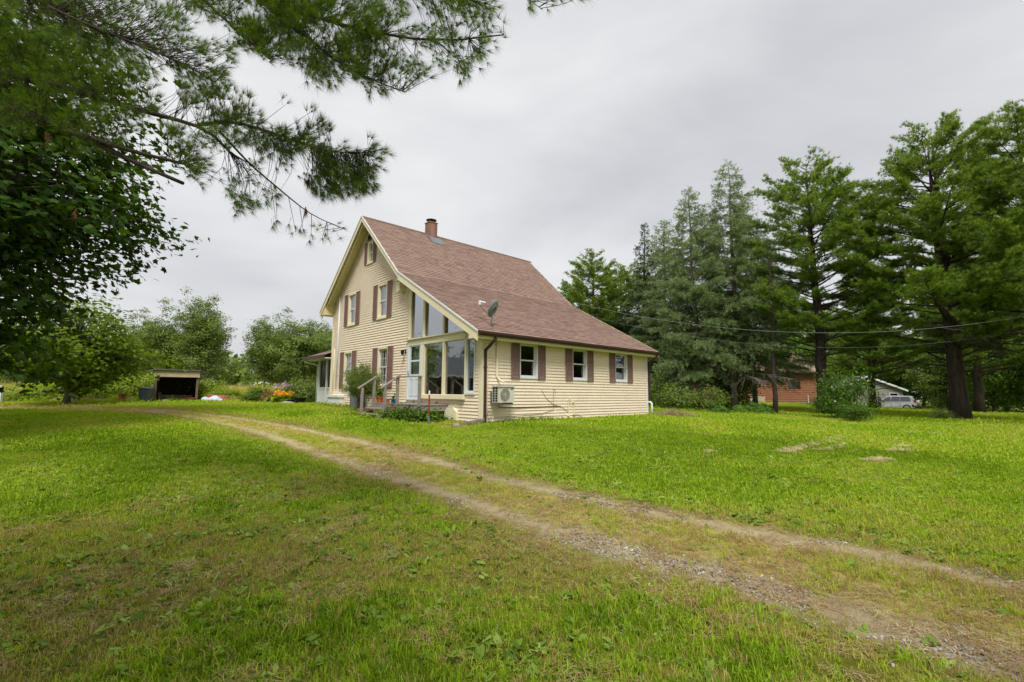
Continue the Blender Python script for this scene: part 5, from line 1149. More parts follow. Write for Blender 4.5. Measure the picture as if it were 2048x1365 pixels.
# leafy ground cover in front of the deck
def bed(name, label, pts, n, h, leaf, mat, seed, tmpl=LEAF_OVAL, spread=.25, cat='plants'):
    r = np.random.default_rng(seed); Q = resample(np.array(pts), 50); i0 = r.integers(0, 50, n); p = Q[i0] + np.c_[r.normal(0, spread, (n, 2)), np.zeros(n)]
    p[:, 2] = gz(p[:, 0], p[:, 1]) + np.abs(r.normal(0, .5, n)) * h * .6 + h * .25 * r.random(n)
    v, f, t = leaves(r, p, np.c_[r.normal(0, .5, (n, 2)), np.ones(n)], leaf, tmpl, np.clip(r.normal(.5, .2, n), 0, 1))
    return tag(link(name, np_mesh(name, v, f, t), MT[mat]), label, cat, kind='stuff')
bed('ground_cover', 'dark green leafy ground cover along the deck skirt', [hw(3.0, -1.35), hw(2.4, -1.3), hw(1.5, -1.15), hw(1.3, -.75)], 1900, .5, .085, 'shrubleaf', 51, spread=.2)
bed('ground_cover', 'leafy ground cover beside the lowest step', [hw(5.1, -1.9), hw(4.3, -1.75), hw(3.2, -1.75)], 500, .22, .07, 'lime', 52, spread=.13)
bed('ground_cover', 'low weeds along the foot of the long wall', [hw(-.18, .9), hw(-.2, 2.0), hw(-.16, 3.0)], 800, .2, .05, 'lime', 53, spread=.09)
bed('ground_cover', 'low weeds along the gable foot left of the bush', [hw(11.2, -.5), hw(9.0, -.4), hw(7, -.4)], 900, .25, .07, 'lime', 54, spread=.2)
bed('ground_cover', 'weeds by the foot of the hatch cover', [hw(2.0, -.3), hw(1.2, -.3)], 160, .18, .06, 'shrubleaf', 55, spread=.08)
for k, (px, py, lab) in enumerate([(1505, 828, 'dark hosta clump left of the slender trunk'), (1525, 830, 'hosta clump touching the slender trunk'), (1480, 828, 'hosta clump under the yellowish shrub'), (1440, 828, 'leafy hosta clump beside the pale shrub')]):
    if k == 0:
        r = np.random.default_rng(66); n = 260; a = r.uniform(0, 6.28, n); q = np.sqrt(r.random(n)) * .8; p = np.c_[np.cos(a) * q, np.sin(a) * q, .15 + .55 * (1 - (q / .8) ** 2) * r.uniform(.6, 1, n)]
        v, f, t = leaves(r, p, np.c_[np.cos(a) * .7, np.sin(a) * .7, np.ones(n)], .30, LEAF_OVAL, r.random(n) * .6)
        stem_ = MB()
        for m in range(30): stem_.tube([(0, 0, 0), tuple(p[m] * np.array([.6, .6, .6])), tuple(p[m])], [.012, .01, .006], 4, cap=False)
        hosta = plant_tree('hosta', gp(px, py), stem_, (v, f, t), MT['shrubleaf'], MT['shrubleaf'], lab, 'plant', 'hostas under the tree row', wname='stem', cname='foliage')
    else: recopy(hosta, gp(px, py), lab, k * 1.3, 1.0 - .1 * k, 'hostas under the tree row')
# flowers
def flowers(name, label, px, Y, n, mat, h, seed, spread=(.7, .5)):
    r = np.random.default_rng(seed); t = empty(name, tuple(gY(px, Y))); st = MB(); P = []
    for _ in range(n):
        x, y_ = r.normal(0, spread[0]), r.normal(0, spread[1]); hh = h * r.uniform(.7, 1.1); st.tube([(x * .8, y_ * .8, -.05), (x, y_, hh)], [.006, .004], 4, cap=False); P.append((x, y_, hh))
    P = np.repeat(np.array(P), 7, axis=0); v, f, tt = leaves(r, P + r.normal(0, .045, P.shape), r.normal(0, 1, P.shape) + np.array([0, -.8, .6]), .13, LEAF_OVAL, r.random(len(P)))
    gl = np.c_[r.normal(0, spread[0], n * 9), r.normal(0, spread[1], n * 9), r.uniform(.05, h * .8, n * 9)]; v2, f2, t2 = leaves(r, gl, r.normal(0, 1, gl.shape), .22, LEAF_DIAMOND, r.random(len(gl)))
    st.build('stem', MT['lime'], t); link('foliage', np_mesh('foliage', v2, f2, t2), MT['lime'], t); link('blossom', np_mesh('blossom', v, f, tt), MT[mat], t)
    return tag(t, label, 'flowers')
flowers('orange_lilies', 'clump of orange day lilies in the bed before the porch', 567, 25.6, 34, 'petal_o', .55, 71, (.36, .3))
flowers('purple_flowers', 'mauve flowers rising behind the orange lilies', 573, 27.0, 16, 'petal_p', 1.0, 72, (.3, .2))
# dry heap by the corner
r = np.random.default_rng(81); n = 260; p = np.c_[r.normal(0, .45, n), r.normal(0, .35, n), np.zeros(n)]; p[:, 2] = .02 + .22 * np.exp(-(p[:, 0] ** 2 + p[:, 1] ** 2) / .25) * r.random(n)
V, F, T = needles(r, p, np.tile([0, 0, .6], (n, 1)), 8, .28, .006, spread=1.0)
MT['drygrass'] = leafmat('dry_heap', [(0, (.30, .23, .11)), (1, (.50, .42, .22))], trans=.2)
hp_ = gp(1343, 834); tag(link('hay_heap', np_mesh('hay_heap', V, F, T), MT['drygrass'], loc=tuple(hp_)), 'small heap of dry straw-coloured grass near the house corner', 'heap', kind='stuff')

# ================================================================== DECK, POTS AND THINGS AROUND THE HOUSE
deck = empty('deck', tuple(hw(0, 0, 0)), HROT); tag(deck, 'weathered grey wooden deck with steps and handrails at the sunroom door', 'deck')
DZ = .49
for k in range(8):
    v0 = -1.04 + k * .13; mb = MB(); mb.box(-4.82, -1.68, v0, v0 + .122, DZ - .03, DZ); mb.build('deck_board', MT['deckwood'], deck)
mb = MB(); mb.box(-4.80, -1.70, -1.03, -.99, DZ - .21, DZ - .033); mb.box(-1.74, -1.70, -.99, -.02, DZ - .21, DZ - .033); mb.box(-4.80, -4.76, -.99, -.02, DZ - .21, DZ - .033); mb.build('rim_joist', MT['deckwood'], deck)
for (u, v, z0, z1) in ((4.74, -1.07, -.05, 1.37), (3.09, -1.07, -.05, 1.37), (1.73, -1.07, -.1, 1.35), (4.74, -1.52, -.1, 1.02), (3.09, -1.52, -.1, 1.04)):
    mb = MB(); mb.box(-u - .04, -u + .04, v - .04, v + .04, z0, z1); mb.build('post', MT['deckwood'], deck)
for u in (4.74, 3.09): mb = MB(); mb.beam((-u, -1.68, .98), (-u, -1.0, 1.42), .10, .04); mb.build('handrail', MT['deckwood'], deck)
mb = MB(); mb.beam((-3.15, -1.07, 1.37), (-1.66, -1.07, 1.36), .10, .035); mb.build('handrail', MT['deckwood'], deck)
mb = MB(); mb.tube([(-4.74, -1.07, 1.34), (-3.9, -1.07, 1.31), (-3.09, -1.07, 1.34)], .009, 6); mb.build('rope', MT['wirecol'], deck)
for (v, z) in ((-1.28, .33), (-1.60, .15)):
    mb = MB(); mb.box(-4.68, -3.15, v - .14, v - .005, z - .035, z); mb.build('step', MT['deckwood'], deck); mb = MB(); mb.box(-4.68, -3.15, v + .005, v + .14, z - .035, z); mb.build('step', MT['deckwood'], deck)
for u in (4.70, 3.13): mb = MB(); mb.prism([(-u - .02, -1.76, -.1), (-u - .02, -1.04, -.1), (-u - .02, -1.04, DZ - .22), (-u - .02, -1.76, .11)], (.04, 0, 0)); mb.build('stringer', MT['deckwood'], deck)
for (u0, n, v) in ((3.16, 3, -1.22), (4.86, 3, -1.25), (5.3, 2, -1.1)):
    for row in range(2):
        for q in range(n):
            mb = MB(); a = u0 - (.26 if u0 < 4 else -.02) + q * .205; mb.box(-a - .195, -a, v - .09, v, .22 + row * .085 - .12 * (u0 > 4), .30 + row * .085 - .12 * (u0 > 4)); mb.build('brick', MT['redbrick'], deck)
def pot(name, label, u, v, r, h, mat, plant=0, seed=1):
    p = hw(u, v, DZ); t = empty(name, tuple(p)); mb = MB(); mb.lathe([(r * .68, 0), (r * .95, h * .8), (r * 1.06, h * .8), (r * 1.08, h), (r * .95, h), (r * .9, h * .85), (0, h * .84)], (0, 0, 0), 16); mb.build('pot', MT[mat], t, smooth=False)
    if plant:
        rr2 = np.random.default_rng(seed); n = plant; q = np.c_[rr2.normal(0, r * .5, (n, 2)), h + np.abs(rr2.normal(0, r * .9, n))]
        v_, f_, t_ = leaves(rr2, q, rr2.normal(0, 1, (n, 3)), r * .8, LEAF_OVAL, rr2.random(n)); st = MB()
        for m in range(min(n, 14)): st.tube([(0, 0, h * .8), tuple(q[m])], [.004, .003], 4, cap=False)
        st.build('stem', MT['shrubleaf'], t); link('foliage', np_mesh('foliage', v_, f_, t_), MT['shrubleaf'], t)
    return tag(t, label, 'pot')
pot('flower_pot', 'large terracotta pot with a green plant on the deck', 4.58, -.92, .14, .22, 'terracotta', 60, 1)
pot('flower_pot', 'small terracotta pot next to the blue pot on the deck', 3.98, -.92, .07, .15, 'terracotta', 0)
pot('flower_pot', 'small blue glazed pot on the deck', 3.62, -.90, .105, .14, 'bluepot', 14, 3)
# steel post in front of the sunroom
sp = gp(857, 852); t = empty('steel_post', tuple(sp)); tag(t, 'rusty red steel fence post standing in front of the sunroom window', 'post')
mb = MB()
for (x0, x1, y0, y1) in ((-.022, .022, -.003, .003), (-.003, .003, .003, .035)): mb.box(x0, x1, y0, y1, .28, .88)
mb.build('upper_post', MT['rust'], t)
mb = MB(); mb.box(-.024, .024, -.0045, .0045, -.3, .28); mb.box(-.0045, .0045, .0045, .036, -.3, .28); mb.build('lower_post', MT['greymetal'], t); mb = MB(); mb.box(-.023, .023, -.004, .004, .88, 1.0); mb.build('post_tip', MT['white'], t)
# heat pump
hpz = hw(0, 0, 0); t = empty('heat_pump', tuple(hpz), HROT); tag(t, 'beige wall-mounted heat pump unit with round fan grille', 'heat pump')
AX0, AX1, AY0, AY1, AZ0, AZ1 = .16, .46, .27, .90, .58, 1.05
mb = MB(); mb.box(AX0, AX1, AY0, AY1, AZ0, AZ1); mb.build('cabinet', MT['acbody'], t)
mb = MB(); mb.box(AX0 - .02, AX1 + .03, AY0 - .03, AY1 + .05, AZ1 + .002, AZ1 + .03); mb.build('lid', MT['white'], t)
MT['coil'] = pmat('dark_coil', hexc('#2B2E2E'), rough=.6, var=.2)
for i_ in range(2):
    for j_ in range(6):
        mb = MB(); y0 = AX0 + .035 + i_ * .125; mb.box(y0, y0 + .09, AY0 - .006, AY0 - .001, AZ0 + .03 + j_ * .072, AZ0 + .03 + j_ * .072 + .052); mb.build('coil_opening', MT['coil'], t)
fc = (AX1 + .001, AY0 + .25, (AZ0 + AZ1) / 2)
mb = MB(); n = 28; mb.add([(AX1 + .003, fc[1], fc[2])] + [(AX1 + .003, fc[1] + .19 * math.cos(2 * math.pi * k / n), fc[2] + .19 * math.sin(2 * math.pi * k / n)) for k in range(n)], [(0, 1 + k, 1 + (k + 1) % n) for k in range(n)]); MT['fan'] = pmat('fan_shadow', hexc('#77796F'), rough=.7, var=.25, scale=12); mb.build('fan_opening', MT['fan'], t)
mb = MB()
for r_ in (.05, .085, .12, .155, .19): mb.tube([(AX1 + .012, fc[1] + r_ * math.cos(a), fc[2] + r_ * math.sin(a)) for a in np.linspace(0, 2 * math.pi, 25)], .0035, 4, cap=False)
for a in np.linspace(0, math.pi, 7)[:-1]: mb.tube([(AX1 + .014, fc[1] + .19 * math.cos(a), fc[2] + .19 * math.sin(a)), (AX1 + .014, fc[1] - .19 * math.cos(a), fc[2] - .19 * math.sin(a))], .003, 4)
mb.build('fan_grille', MT['acbody'], t)
MT['teal'] = pmat('teal_label', hexc('#2C8C8A'), rough=.5, var=.05); mb = MB(); mb.box(AX1 + .001, AX1 + .003, AY1 - .14, AY1 - .05, AZ1 - .09, AZ1 - .04); mb.build('label_sticker', MT['teal'], t)
mb = MB()
for y0 in (AY0 + .05, AY1 - .1): mb.box(.018, AX1 + .02, y0, y0 + .04, AZ0 - .05, AZ0 - .003); mb.box(.018, .05, y0, y0 + .04, AZ0 - .05, AZ0 + .32)
mb.box(AX0 - .05, AX1, AY0 - .02, AY0 + .0, AZ0 - .06, AZ0 - .02); mb.build('bracket', MT['greymetal'], t)
# satellite dish on the roof
db_ = hw(.12, .42, rtop(.12)); t = empty('satellite_dish', tuple(db_), HROT); tag(t, 'grey satellite dish with white receiver arm on the lower roof slope', 'dish')
mb = MB(); mb.tube([(0, 0, -.02), (.0, .0, .02), (.02, .0, .16), (.05, .03, .30), (.04, .05, .42)], .022, 8); mb.box(-.12, .10, -.05, .05, -.05, .03); mb.build('mast', MT['greymetal'], t, smooth=False)
dd_ = unit(hw(0, 0) * 0 + np.array([-.86, -.35, .42])); A_ = Vector(dd_); B_ = A_.orthogonal().normalized(); B_ = (Vector((0, 0, 1)) - A_ * A_.z).normalized(); C_ = A_.cross(B_)
cen = Vector((.04, .05, .56)); V_ = [tuple(cen - A_ * .06)]; F_ = []; nr, na_ = 4, 22
for i_ in range(1, nr + 1):
    for k in range(na_):
        a = 2 * math.pi * k / na_; q = i_ / nr; V_.append(tuple(cen + (B_ * math.sin(a) * .29 + C_ * math.cos(a) * .25) * q + A_ * (.06 * q * q - .06)))
F_ = [(0, 1 + k, 1 + (k + 1) % na_) for k in range(na_)] + [(1 + (i_ - 1) * na_ + k, 1 + (i_ - 1) * na_ + (k + 1) % na_, 1 + i_ * na_ + (k + 1) % na_, 1 + i_ * na_ + k) for i_ in range(1, nr) for k in range(na_)]
nV = len(V_); V_ += [tuple(Vector(p) - A_ * .012) for p in V_]; F_ += [tuple(nV + i_ for i_ in f)[::-1] for f in F_]; F_ += [(nV - na_ + k, nV - na_ + (k + 1) % na_, 2 * nV - na_ + (k + 1) % na_, 2 * nV - na_ + k) for k in range(na_)]
MT['dish'] = pmat('dish_grey', hexc('#868D91'), rough=.45, var=.06); MB().add(V_, F_).build('reflector', MT['dish'], t, smooth=True)
low = cen - B_ * .28; tip = cen + A_ * .50 - B_ * .06
mb = MB(); mb.tube([low - A_ * .02, tip], .018, 6); mb.build('arm', MT['gutter'], t); mb = MB(); mb.tube([tip - A_ * .02, tip + A_ * .05 + B_ * .12], .045, 8); mb.tube([tip + B_ * .1, tip - A_ * .14 + B_ * .12], .03, 8); mb.sphere(tip - A_ * .15 + B_ * .12, .035, 8, 5); mb.build('receiver', MT['white'], t)
# wire wheel against the wall
t = empty('wire_wheel', tuple(hw(-.06, .18, 0)), HROT); tag(t, 'small rusty wire wheel leaning on the long wall by the downspout', 'wheel')
mb = MB(); mb.tube([(.0, .15 * math.cos(a), .20 + .15 * math.sin(a)) for a in np.linspace(0, 2 * math.pi, 25)], .008, 5, cap=False); mb.build('rim', MT['wirecol'], t)
for a in np.linspace(0, math.pi, 4)[:-1]: mb = MB(); mb.tube([(0, .15 * math.cos(a), .20 + .15 * math.sin(a)), (0, -.15 * math.cos(a), .20 - .15 * math.sin(a))], .005, 5); mb.build('spoke', MT['wirecol'], t)
mb = MB(); mb.tube([(0, -.1, .05), (0, 0, .0), (0, .1, .05)], .008, 5); mb.build('foot', MT['wirecol'], t)
# splash block / drain extension
a, b = hw(-.08, .02, .03), hw(.02, -.75, -.18); a[2] = gzf(a[0], a[1]) + .14; b[2] = gzf(b[0], b[1]) + .05
t = empty('drain_extension', tuple(b)); tag(t, 'grey drain extension lying in the grass below the corner downspout', 'drain')
mb = MB(); mb.beam(tuple(a - b), (0, 0, 0), .12, .07); mb.build('trough', MT['concrete'], t); mb = MB(); mb.beam((-.02, -.02, -.01), (-.22, -.08, -.01), .22, .06); mb.build('splash_block', MT['rock'], t)
# gas bottles by the wall
for k, (u, lab) in enumerate([(7.75, 'grey gas cylinder with white cap against the wall, farther from the steps'), (7.25, 'grey gas cylinder with white cap against the wall, nearer the steps')]):
    t = empty('gas_cylinder', tuple(hw(u, -.42, .0))); t.location.z = gzf(t.location.x, t.location.y); tag(t, lab, 'gas cylinder', 'gas cylinders by the gable wall')
    s = 1.0 if k == 0 else .92
    mb = MB(); mb.lathe([(.17, .0), (.18, .04), (.18, 1.02 * s), (.12, 1.14 * s), (.06, 1.16 * s)], (0, 0, 0), 16); mb.build('tank', MT['greymetal'], t, smooth=True)
    mb = MB(); mb.lathe([(.16, 1.10 * s), (.17, 1.12 * s), (.17, 1.28 * s), (.15, 1.30 * s)], (0, 0, 0), 14); mb.build('collar', MT['white'], t)
# power lines
MT['cable'] = pmat('grey_cable', hexc('#A2A29E'), rough=.6, var=.1)
def wire(name, label, A, B, sag, r):
    A = np.array(A); B = np.array(B); P = [A + (B - A) * s - np.array([0, 0, sag * 4 * s * (1 - s)]) for s in np.linspace(0, 1, 26)]
    mb = MB(); mb.tube([p - A for p in P], r, 5); return tag(mb.build(name, MT['cable'], loc=tuple(A)), label, 'cable')
wA = hw(4.05, 9.42, 5.4)
wire('power_line', 'pale overhead service cable from the house end to the right', wA, at(2300, 578, 21.0), 1.75, .006)
wire('power_line', 'thinner second cable just below the service cable', hw(4.0, 9.45, 4.9), at(2300, 600, 22.0), 2.0, .0028)

# ================================================================== LEFT BACKGROUND
sp = gY(352, 28.6); shed = empty('open_shed', tuple(sp), R_(33)); tag(shed, 'small open-fronted wooden shed with pale fascia and dark inside', 'shed')
MT['shedwood'] = pmat('old_shed_board', hexc('#7B6B58'), rough=.9, var=.25, scale=6, stretch=(3, 3, .6)); MT['shedpale'] = pmat('pale_board', hexc('#C2AF92'), rough=.8, var=.12, scale=4); MT['sheddark'] = pmat('dark_brown_board', hexc('#3A2C22'), rough=.9, var=.3, scale=6)  # shed back, sides and the garage doors are a darker brown
SW = 2.05
for s in (-1, 1): mb = MB(); mb.box(s * SW / 2 - .06, s * SW / 2 + .06, -.06, .06, -.1, 1.62); mb.build('post', MT['shedwood'], shed)
mb = MB(); mb.box(-SW / 2 - .1, SW / 2 + .1, -.14, -.10, 1.46, 1.85); mb.build('fascia', MT['shedpale'], shed)
mb = MB(); mb.hexa([(-SW / 2 - .15, -.25, 1.86), (SW / 2 + .15, -.25, 1.86), (SW / 2 + .15, 1.9, 1.60), (-SW / 2 - .15, 1.9, 1.60), (-SW / 2 - .15, -.25, 1.91), (SW / 2 + .15, -.25, 1.91), (SW / 2 + .15, 1.9, 1.65), (-SW / 2 - .15, 1.9, 1.65)]); mb.build('roof', MT['greymetal'], shed)
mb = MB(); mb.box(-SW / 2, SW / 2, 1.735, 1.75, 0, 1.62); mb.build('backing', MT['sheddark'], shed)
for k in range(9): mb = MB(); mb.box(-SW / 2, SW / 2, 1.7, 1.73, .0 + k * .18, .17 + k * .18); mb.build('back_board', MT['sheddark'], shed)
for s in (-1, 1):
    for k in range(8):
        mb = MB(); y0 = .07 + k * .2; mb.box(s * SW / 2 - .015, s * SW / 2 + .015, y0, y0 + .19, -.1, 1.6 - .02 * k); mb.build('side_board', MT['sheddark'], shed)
rwn = random.Random(2)
lm = MB(); lm.tube([(0, 0, 0), (0, .9, 0)], .07, 7); logm = lm.mesh('firewood')
for k in range(40):
    o = link('firewood', logm, MT['shedwood'], None); tag(o, 'split log in the firewood stacked inside the open shed', 'firewood', 'firewood in the shed')
    q = Matrix.Rotation(R_(33), 4, 'Z') @ Vector((-.85 + (k % 13) * .135 + rwn.uniform(-.02, .02), .7, .05 + (k // 13) * .14)); o.location = Vector(sp) + q; o.rotation_euler = (0, 0, R_(33)); o.scale = (rwn.uniform(.8, 1.1),) * 3
bp = gY(292, 27.6); t = empty('wheelie_bin', tuple(bp), .3); tag(t, 'slate grey plastic bin left of the open shed', 'bin'); MT['bin'] = pmat('slate_plastic', hexc('#66707A'), rough=.55, var=.08)
mb = MB(); mb.hexa([(-.22, -.22, .03), (.22, -.22, .03), (.22, .22, .03), (-.22, .22, .03), (-.29, -.29, .78), (.29, -.29, .78), (.29, .29, .78), (-.29, .29, .78)]); mb.build('body', MT['bin'], t)
mb = MB(); mb.hexa([(-.32, -.33, .78), (.32, -.33, .78), (.32, .33, .80), (-.32, .33, .80), (-.28, -.30, .85), (.28, -.30, .85), (.28, .3, .88), (-.28, .3, .88)]); mb.build('lid', MT['bin'], t)
for s in (-1, 1): mb = MB(); mb.tube([(s * .2, .24, .08), (s * .26, .24, .08)], .09, 10); mb.build('wheel', MT['black'], t)
# scrap beside the shed
MT['tarp'] = pmat('blue_white_sheet', hexc('#C3CDD6'), rough=.5, var=.15, scale=3); MT['pinkred'] = pmat('faded_red_plastic', hexc('#B0625A'), rough=.6, var=.15)
p = gY(425, 27.4); r = np.random.default_rng(4); mb = MB(); mb.sphere((0, 0, .12), (.62, .35, .20), 16, 8); me = mb.mesh('sheet', True)
for v in me.vertices: v.co.z *= 1 + .25 * math.sin(v.co.x * 9) ; v.co.z = max(v.co.z, -.02)
tag(link('tarp_bundle', me, MT['tarp'], loc=tuple(p)), 'pale blue sheet-covered bundle on the grass right of the shed', 'bundle')
p = gY(437, 28.2); mb = MB(); mb.hexa([(-.6, -.25, 0), (.6, -.25, 0), (.6, .25, 0), (-.6, .25, 0), (-.5, -.2, .42), (.45, -.2, .34), (.45, .2, .34), (-.5, .2, .42)]); mb.tube([(-.5, -.27, .15), (.5, -.27, .12)], .05, 6); tag(mb.build('red_sled', MT['pinkred'], loc=tuple(p)), 'faded red plastic sled behind the pale blue bundle', 'sled')
def pailobj(px, Y, r_, h, mat, lab):
    t = empty('planter_tub', tuple(gY(px, Y))); tag(t, lab, 'tub'); mb = MB(); mb.lathe([(r_ * .75, 0), (r_, h), (r_ * 1.08, h), (r_ * 1.08, h * 1.1), (r_ * .95, h * 1.1), (r_ * .9, h * .9), (0, h * .88)], (0, 0, 0), 14); mb.build('tub', MT[mat], t)
    mb = MB(); mb.lathe([(0, h * .9), (r_ * .85, h * .92), (0, h * 1.02)], (0, 0, 0), 10); mb.build('soil', MT['soil'], t); return t
pailobj(385, 27.6, .26, .22, 'pinkred', 'wide clay-coloured tub at the right foot of the shed'); pailobj(600, 24.6, .28, .3, 'black', 'black plant tub on the grass before the porch'); pailobj(585, 25.0, .22, .2, 'black', 'smaller black plant tub beside the lilies'); pailobj(245, 28.2, .2, .45, 'pinkred', 'pinkish tub among the weeds left of the bin')
def rock(px, Y, s, lab, seed):
    r = random.Random(seed); mb = MB(); mb.sphere((0, 0, s[2] * .4), s, 12, 8); me = mb.mesh('rock', False)
    for v in me.vertices: v.co *= r.uniform(.85, 1.12)
    return tag(link('rock', me, MT['rock'], loc=tuple(gY(px, Y))), lab, 'rock', 'rocks at the left edge of the yard')
rock(149, 26.4, (.30, .22, .22), 'pale rock at the foot of the earth mound', 1); rock(262, 28, (.22, .18, .15), 'pale stone left of the grey bin', 2); rock(330, 28.0, (.25, .15, .1), 'flat stone before the shed opening', 3); rock(575, 24.6, (.4, .2, .1), 'flat pale stone edging the lily bed', 4)
# earth mound
mx_, my_ = gY(75, 29)[:2]; n = 44; xs = np.linspace(-6.5, 6.5, n); ys = np.linspace(-3, 3, 24); X, Yg = np.meshgrid(xs, ys); hgt = .95 * np.exp(-(X / 3.6) ** 2 - (Yg / 1.5) ** 2) * (.7 + .6 * fbm(X + 50, Yg + 50, 1.3, 1)) - .04
Vm = np.c_[(X).ravel(), (Yg).ravel(), (gz(X.ravel() + mx_, Yg.ravel() + my_) + hgt.ravel())]; i_, j_ = np.meshgrid(np.arange(23), np.arange(n - 1), indexing='ij'); i_ = i_.ravel(); j_ = j_.ravel(); Fm = np.c_[i_ * n + j_, i_ * n + j_ + 1, (i_ + 1) * n + j_ + 1, (i_ + 1) * n + j_]
tag(link('earth_mound', np_mesh('earth_mound', Vm, Fm, smooth=True), MT['soil'], loc=(mx_, my_, 0)), kind='structure')
nr_ = 1500; qx = rw.normal(0, 3.2, nr_); qy = rw.normal(-.2, 1.1, nr_); kk = fbm(qx + 20, qy + 20, 1.6, 4) > .44; qx, qy = qx[kk], qy[kk]; nr_ = len(qx); qz = gz(qx + mx_, qy + my_) + np.maximum(.95 * np.exp(-(qx / 3.6) ** 2 - (qy / 1.5) ** 2) * .95 - .05, 0)
scatter('mound_weeds', 'rough weeds growing over the earth mound', md_c, np.c_[qx + mx_, qy + my_, qz], np.c_[rw.normal(0, .2, (nr_, 2)), rw.uniform(0, 6.28, nr_)], np.c_[np.ones(nr_) * .7, np.ones(nr_) * .7, rw.uniform(.25, .75, nr_)], rw.integers(0, 4, nr_), np.clip(.5 + .2 * rw.normal(size=nr_), 0, 1), 'weeds')
p = gY(2, 25.5); mb = MB(); mb.box(-.06, .06, -.06, .06, -.2, .95); mb.prism([(-.08, -.08, .95), (.08, -.08, .95), (.08, .08, .95), (-.08, .08, .95)], (0, 0, .05)); tag(mb.build('white_post', MT['white'], loc=tuple(p)), 'short white post at the left edge of the photo', 'post')

# ================================================================== NEIGHBOURING HOUSES, CAR, PERSON, DOG
MT['redlog'] = pmat('red_brown_log_siding', hexc('#9C694C'), rough=.75, var=.12, scale=3, stretch=(1, 1, 5)); MT['tanroof'] = pmat('tan_shingles', hexc('#9C8576'), rough=.9, var=.12, scale=8); MT['greyside'] = pmat('grey_siding', hexc('#9C9A90'), rough=.8, var=.08); MT['greyroof'] = pmat('grey_shingles', hexc('#6A6C70'), rough=.9, var=.15, scale=8); MT['winblack'] = glassmat('dark_window', tintc=(.08, .09, .1), base=.05, gain=1.2)
def nh(px0, px1, Y0, Y1):
    A = gY(px0, Y0); B = gY(px1, Y1); d = (B - A)[:2]; return A, float(np.hypot(*d)), math.atan2(d[1], d[0])
A, LN, ANG = nh(1478, 1640, 49, 52); red = empty('red_house', tuple(A), ANG); tag(red, 'red-brown log-sided house with tan roof behind the tall pine', 'house')
RH = 3.3; z_b = .15
for k in range(17):
    z0 = z_b + k * .195
    for (x0, x1) in (((0, LN),) if not (1.45 <= z0 <= 2.2) else ((0, LN * .60), (LN * .60 + 1.55, LN))):
        mb = MB(); mb.hexa([(x0, -.05, z0), (x1, -.05, z0), (x1, .1, z0), (x0, .1, z0), (x0, -.01, z0 + .19), (x1, -.01, z0 + .19), (x1, .1, z0 + .19), (x0, .1, z0 + .19)]); mb.build('log_board', MT['redlog'], red)
mb = MB(); mb.box(.02, LN - .02, .1, 7.5, z_b - .3, RH + .1); mb.build('wall', MT['redlog'], red)
mb = MB(); mb.box(-.02, LN, -.02, .1, -.3, z_b - .003); mb.build('foundation', MT['concrete'], red)
wx = LN * .60; mb = MB(); ring(mb, lambda m, a0, a1, o0, o1, z0, z1: m.box(a0, a1, -o1, -o0, z0, z1), wx, wx + 1.55, 1.5, 2.42, .07, -.05, .08); wn_ = mb.build('window', MT['gutter'], red); mb = MB(); mb.box(wx + .07, wx + 1.48, -.02, -.015, 1.57, 2.35); mb.build('pane', MT['winblack'], wn_); mb = MB(); mb.box(wx + .74, wx + .80, -.05, -.022, 1.57, 2.35); mb.build('mullion', MT['gutter'], wn_)
mb = MB(); mb.prism([(-.5, -.6, RH - .05), (-.5, 8.1, RH - .05), (-.5, 3.75, RH + 2.6)], (LN + 1.0, 0, 0)); mb.build('roof', MT['tanroof'], red)
mb = MB(); mb.box(-.5, LN + .5, -.64, -.61, RH - .1, RH + .06); mb.build('fascia', MT['shedwood'], red)
mb = MB(); mb.box(.12 * LN, .30 * LN, -.09, -.055, .02, .65); mb.build('bulkhead', MT['shedpale'], red); mb = MB(); mb.box(.40 * LN, .42 * LN, -.35, -.06, .3, .62); mb.build('utility_box', MT['white'], red)
mb = MB(); mb.tube([(LN * .83, -.12, .0), (LN * .83, -.12, .8)], .05, 6); mb.build('vent_pipe', MT['white'], red)
A, LN, ANG = nh(1690, 1806, 74, 73); gh_ = empty('grey_house', tuple(A), ANG); tag(gh_, 'small grey house with white gable trim behind the silver car', 'house')
mb = MB(); ap = LN * .38; mb.prism([(0, 0, -.3), (LN, 0, -.3), (LN, 0, 2.55), (ap, 0, 4.5), (0, 0, 3.0)], (0, 8, 0)); mb.build('wall', MT['greyside'], gh_)
for k in range(12): mb = MB(); z0 = .1 + k * .2; mb.box(.0, LN, -.035, -.002, z0, z0 + .17); mb.build('siding_board', MT['greyside'], gh_)
for (a, b) in (((ap, 4.62), (LN + .5, 2.42)), ((-.5, 2.9), (ap, 4.62))):
    mb = MB(); mb.prism([(a[0], -.4, a[1]), (b[0], -.4, b[1]), (b[0], -.4, b[1] + .12), (a[0], -.4, a[1] + .12)], (0, 9, 0)); mb.build('roof', MT['greyroof'], gh_)
    mb = MB(); mb.prism([(a[0], -.46, a[1] - .14), (b[0], -.46, b[1] - .14), (b[0], -.46, b[1] + .15), (a[0], -.46, a[1] + .15)], (0, .055, 0)); mb.build('rake_board', MT['white'], gh_)
mb = MB(); mb.box(ap + 2.3, ap + 2.9, 3, 3.6, 3.2, 5.6); mb.build('chimney', MT['concrete'], gh_)
mb = MB(); ring(mb, lambda m, a0, a1, o0, o1, z0, z1: m.box(a0, a1, -o1, -o0, z0, z1), LN - 1.9, LN - .7, 1.0, 2.1, .08, .0, .06); wn_ = mb.build('window', MT['white'], gh_); mb = MB(); mb.box(LN - 1.82, LN - .78, -.045, -.04, 1.08, 2.02); mb.build('pane', MT['winblack'], wn_)
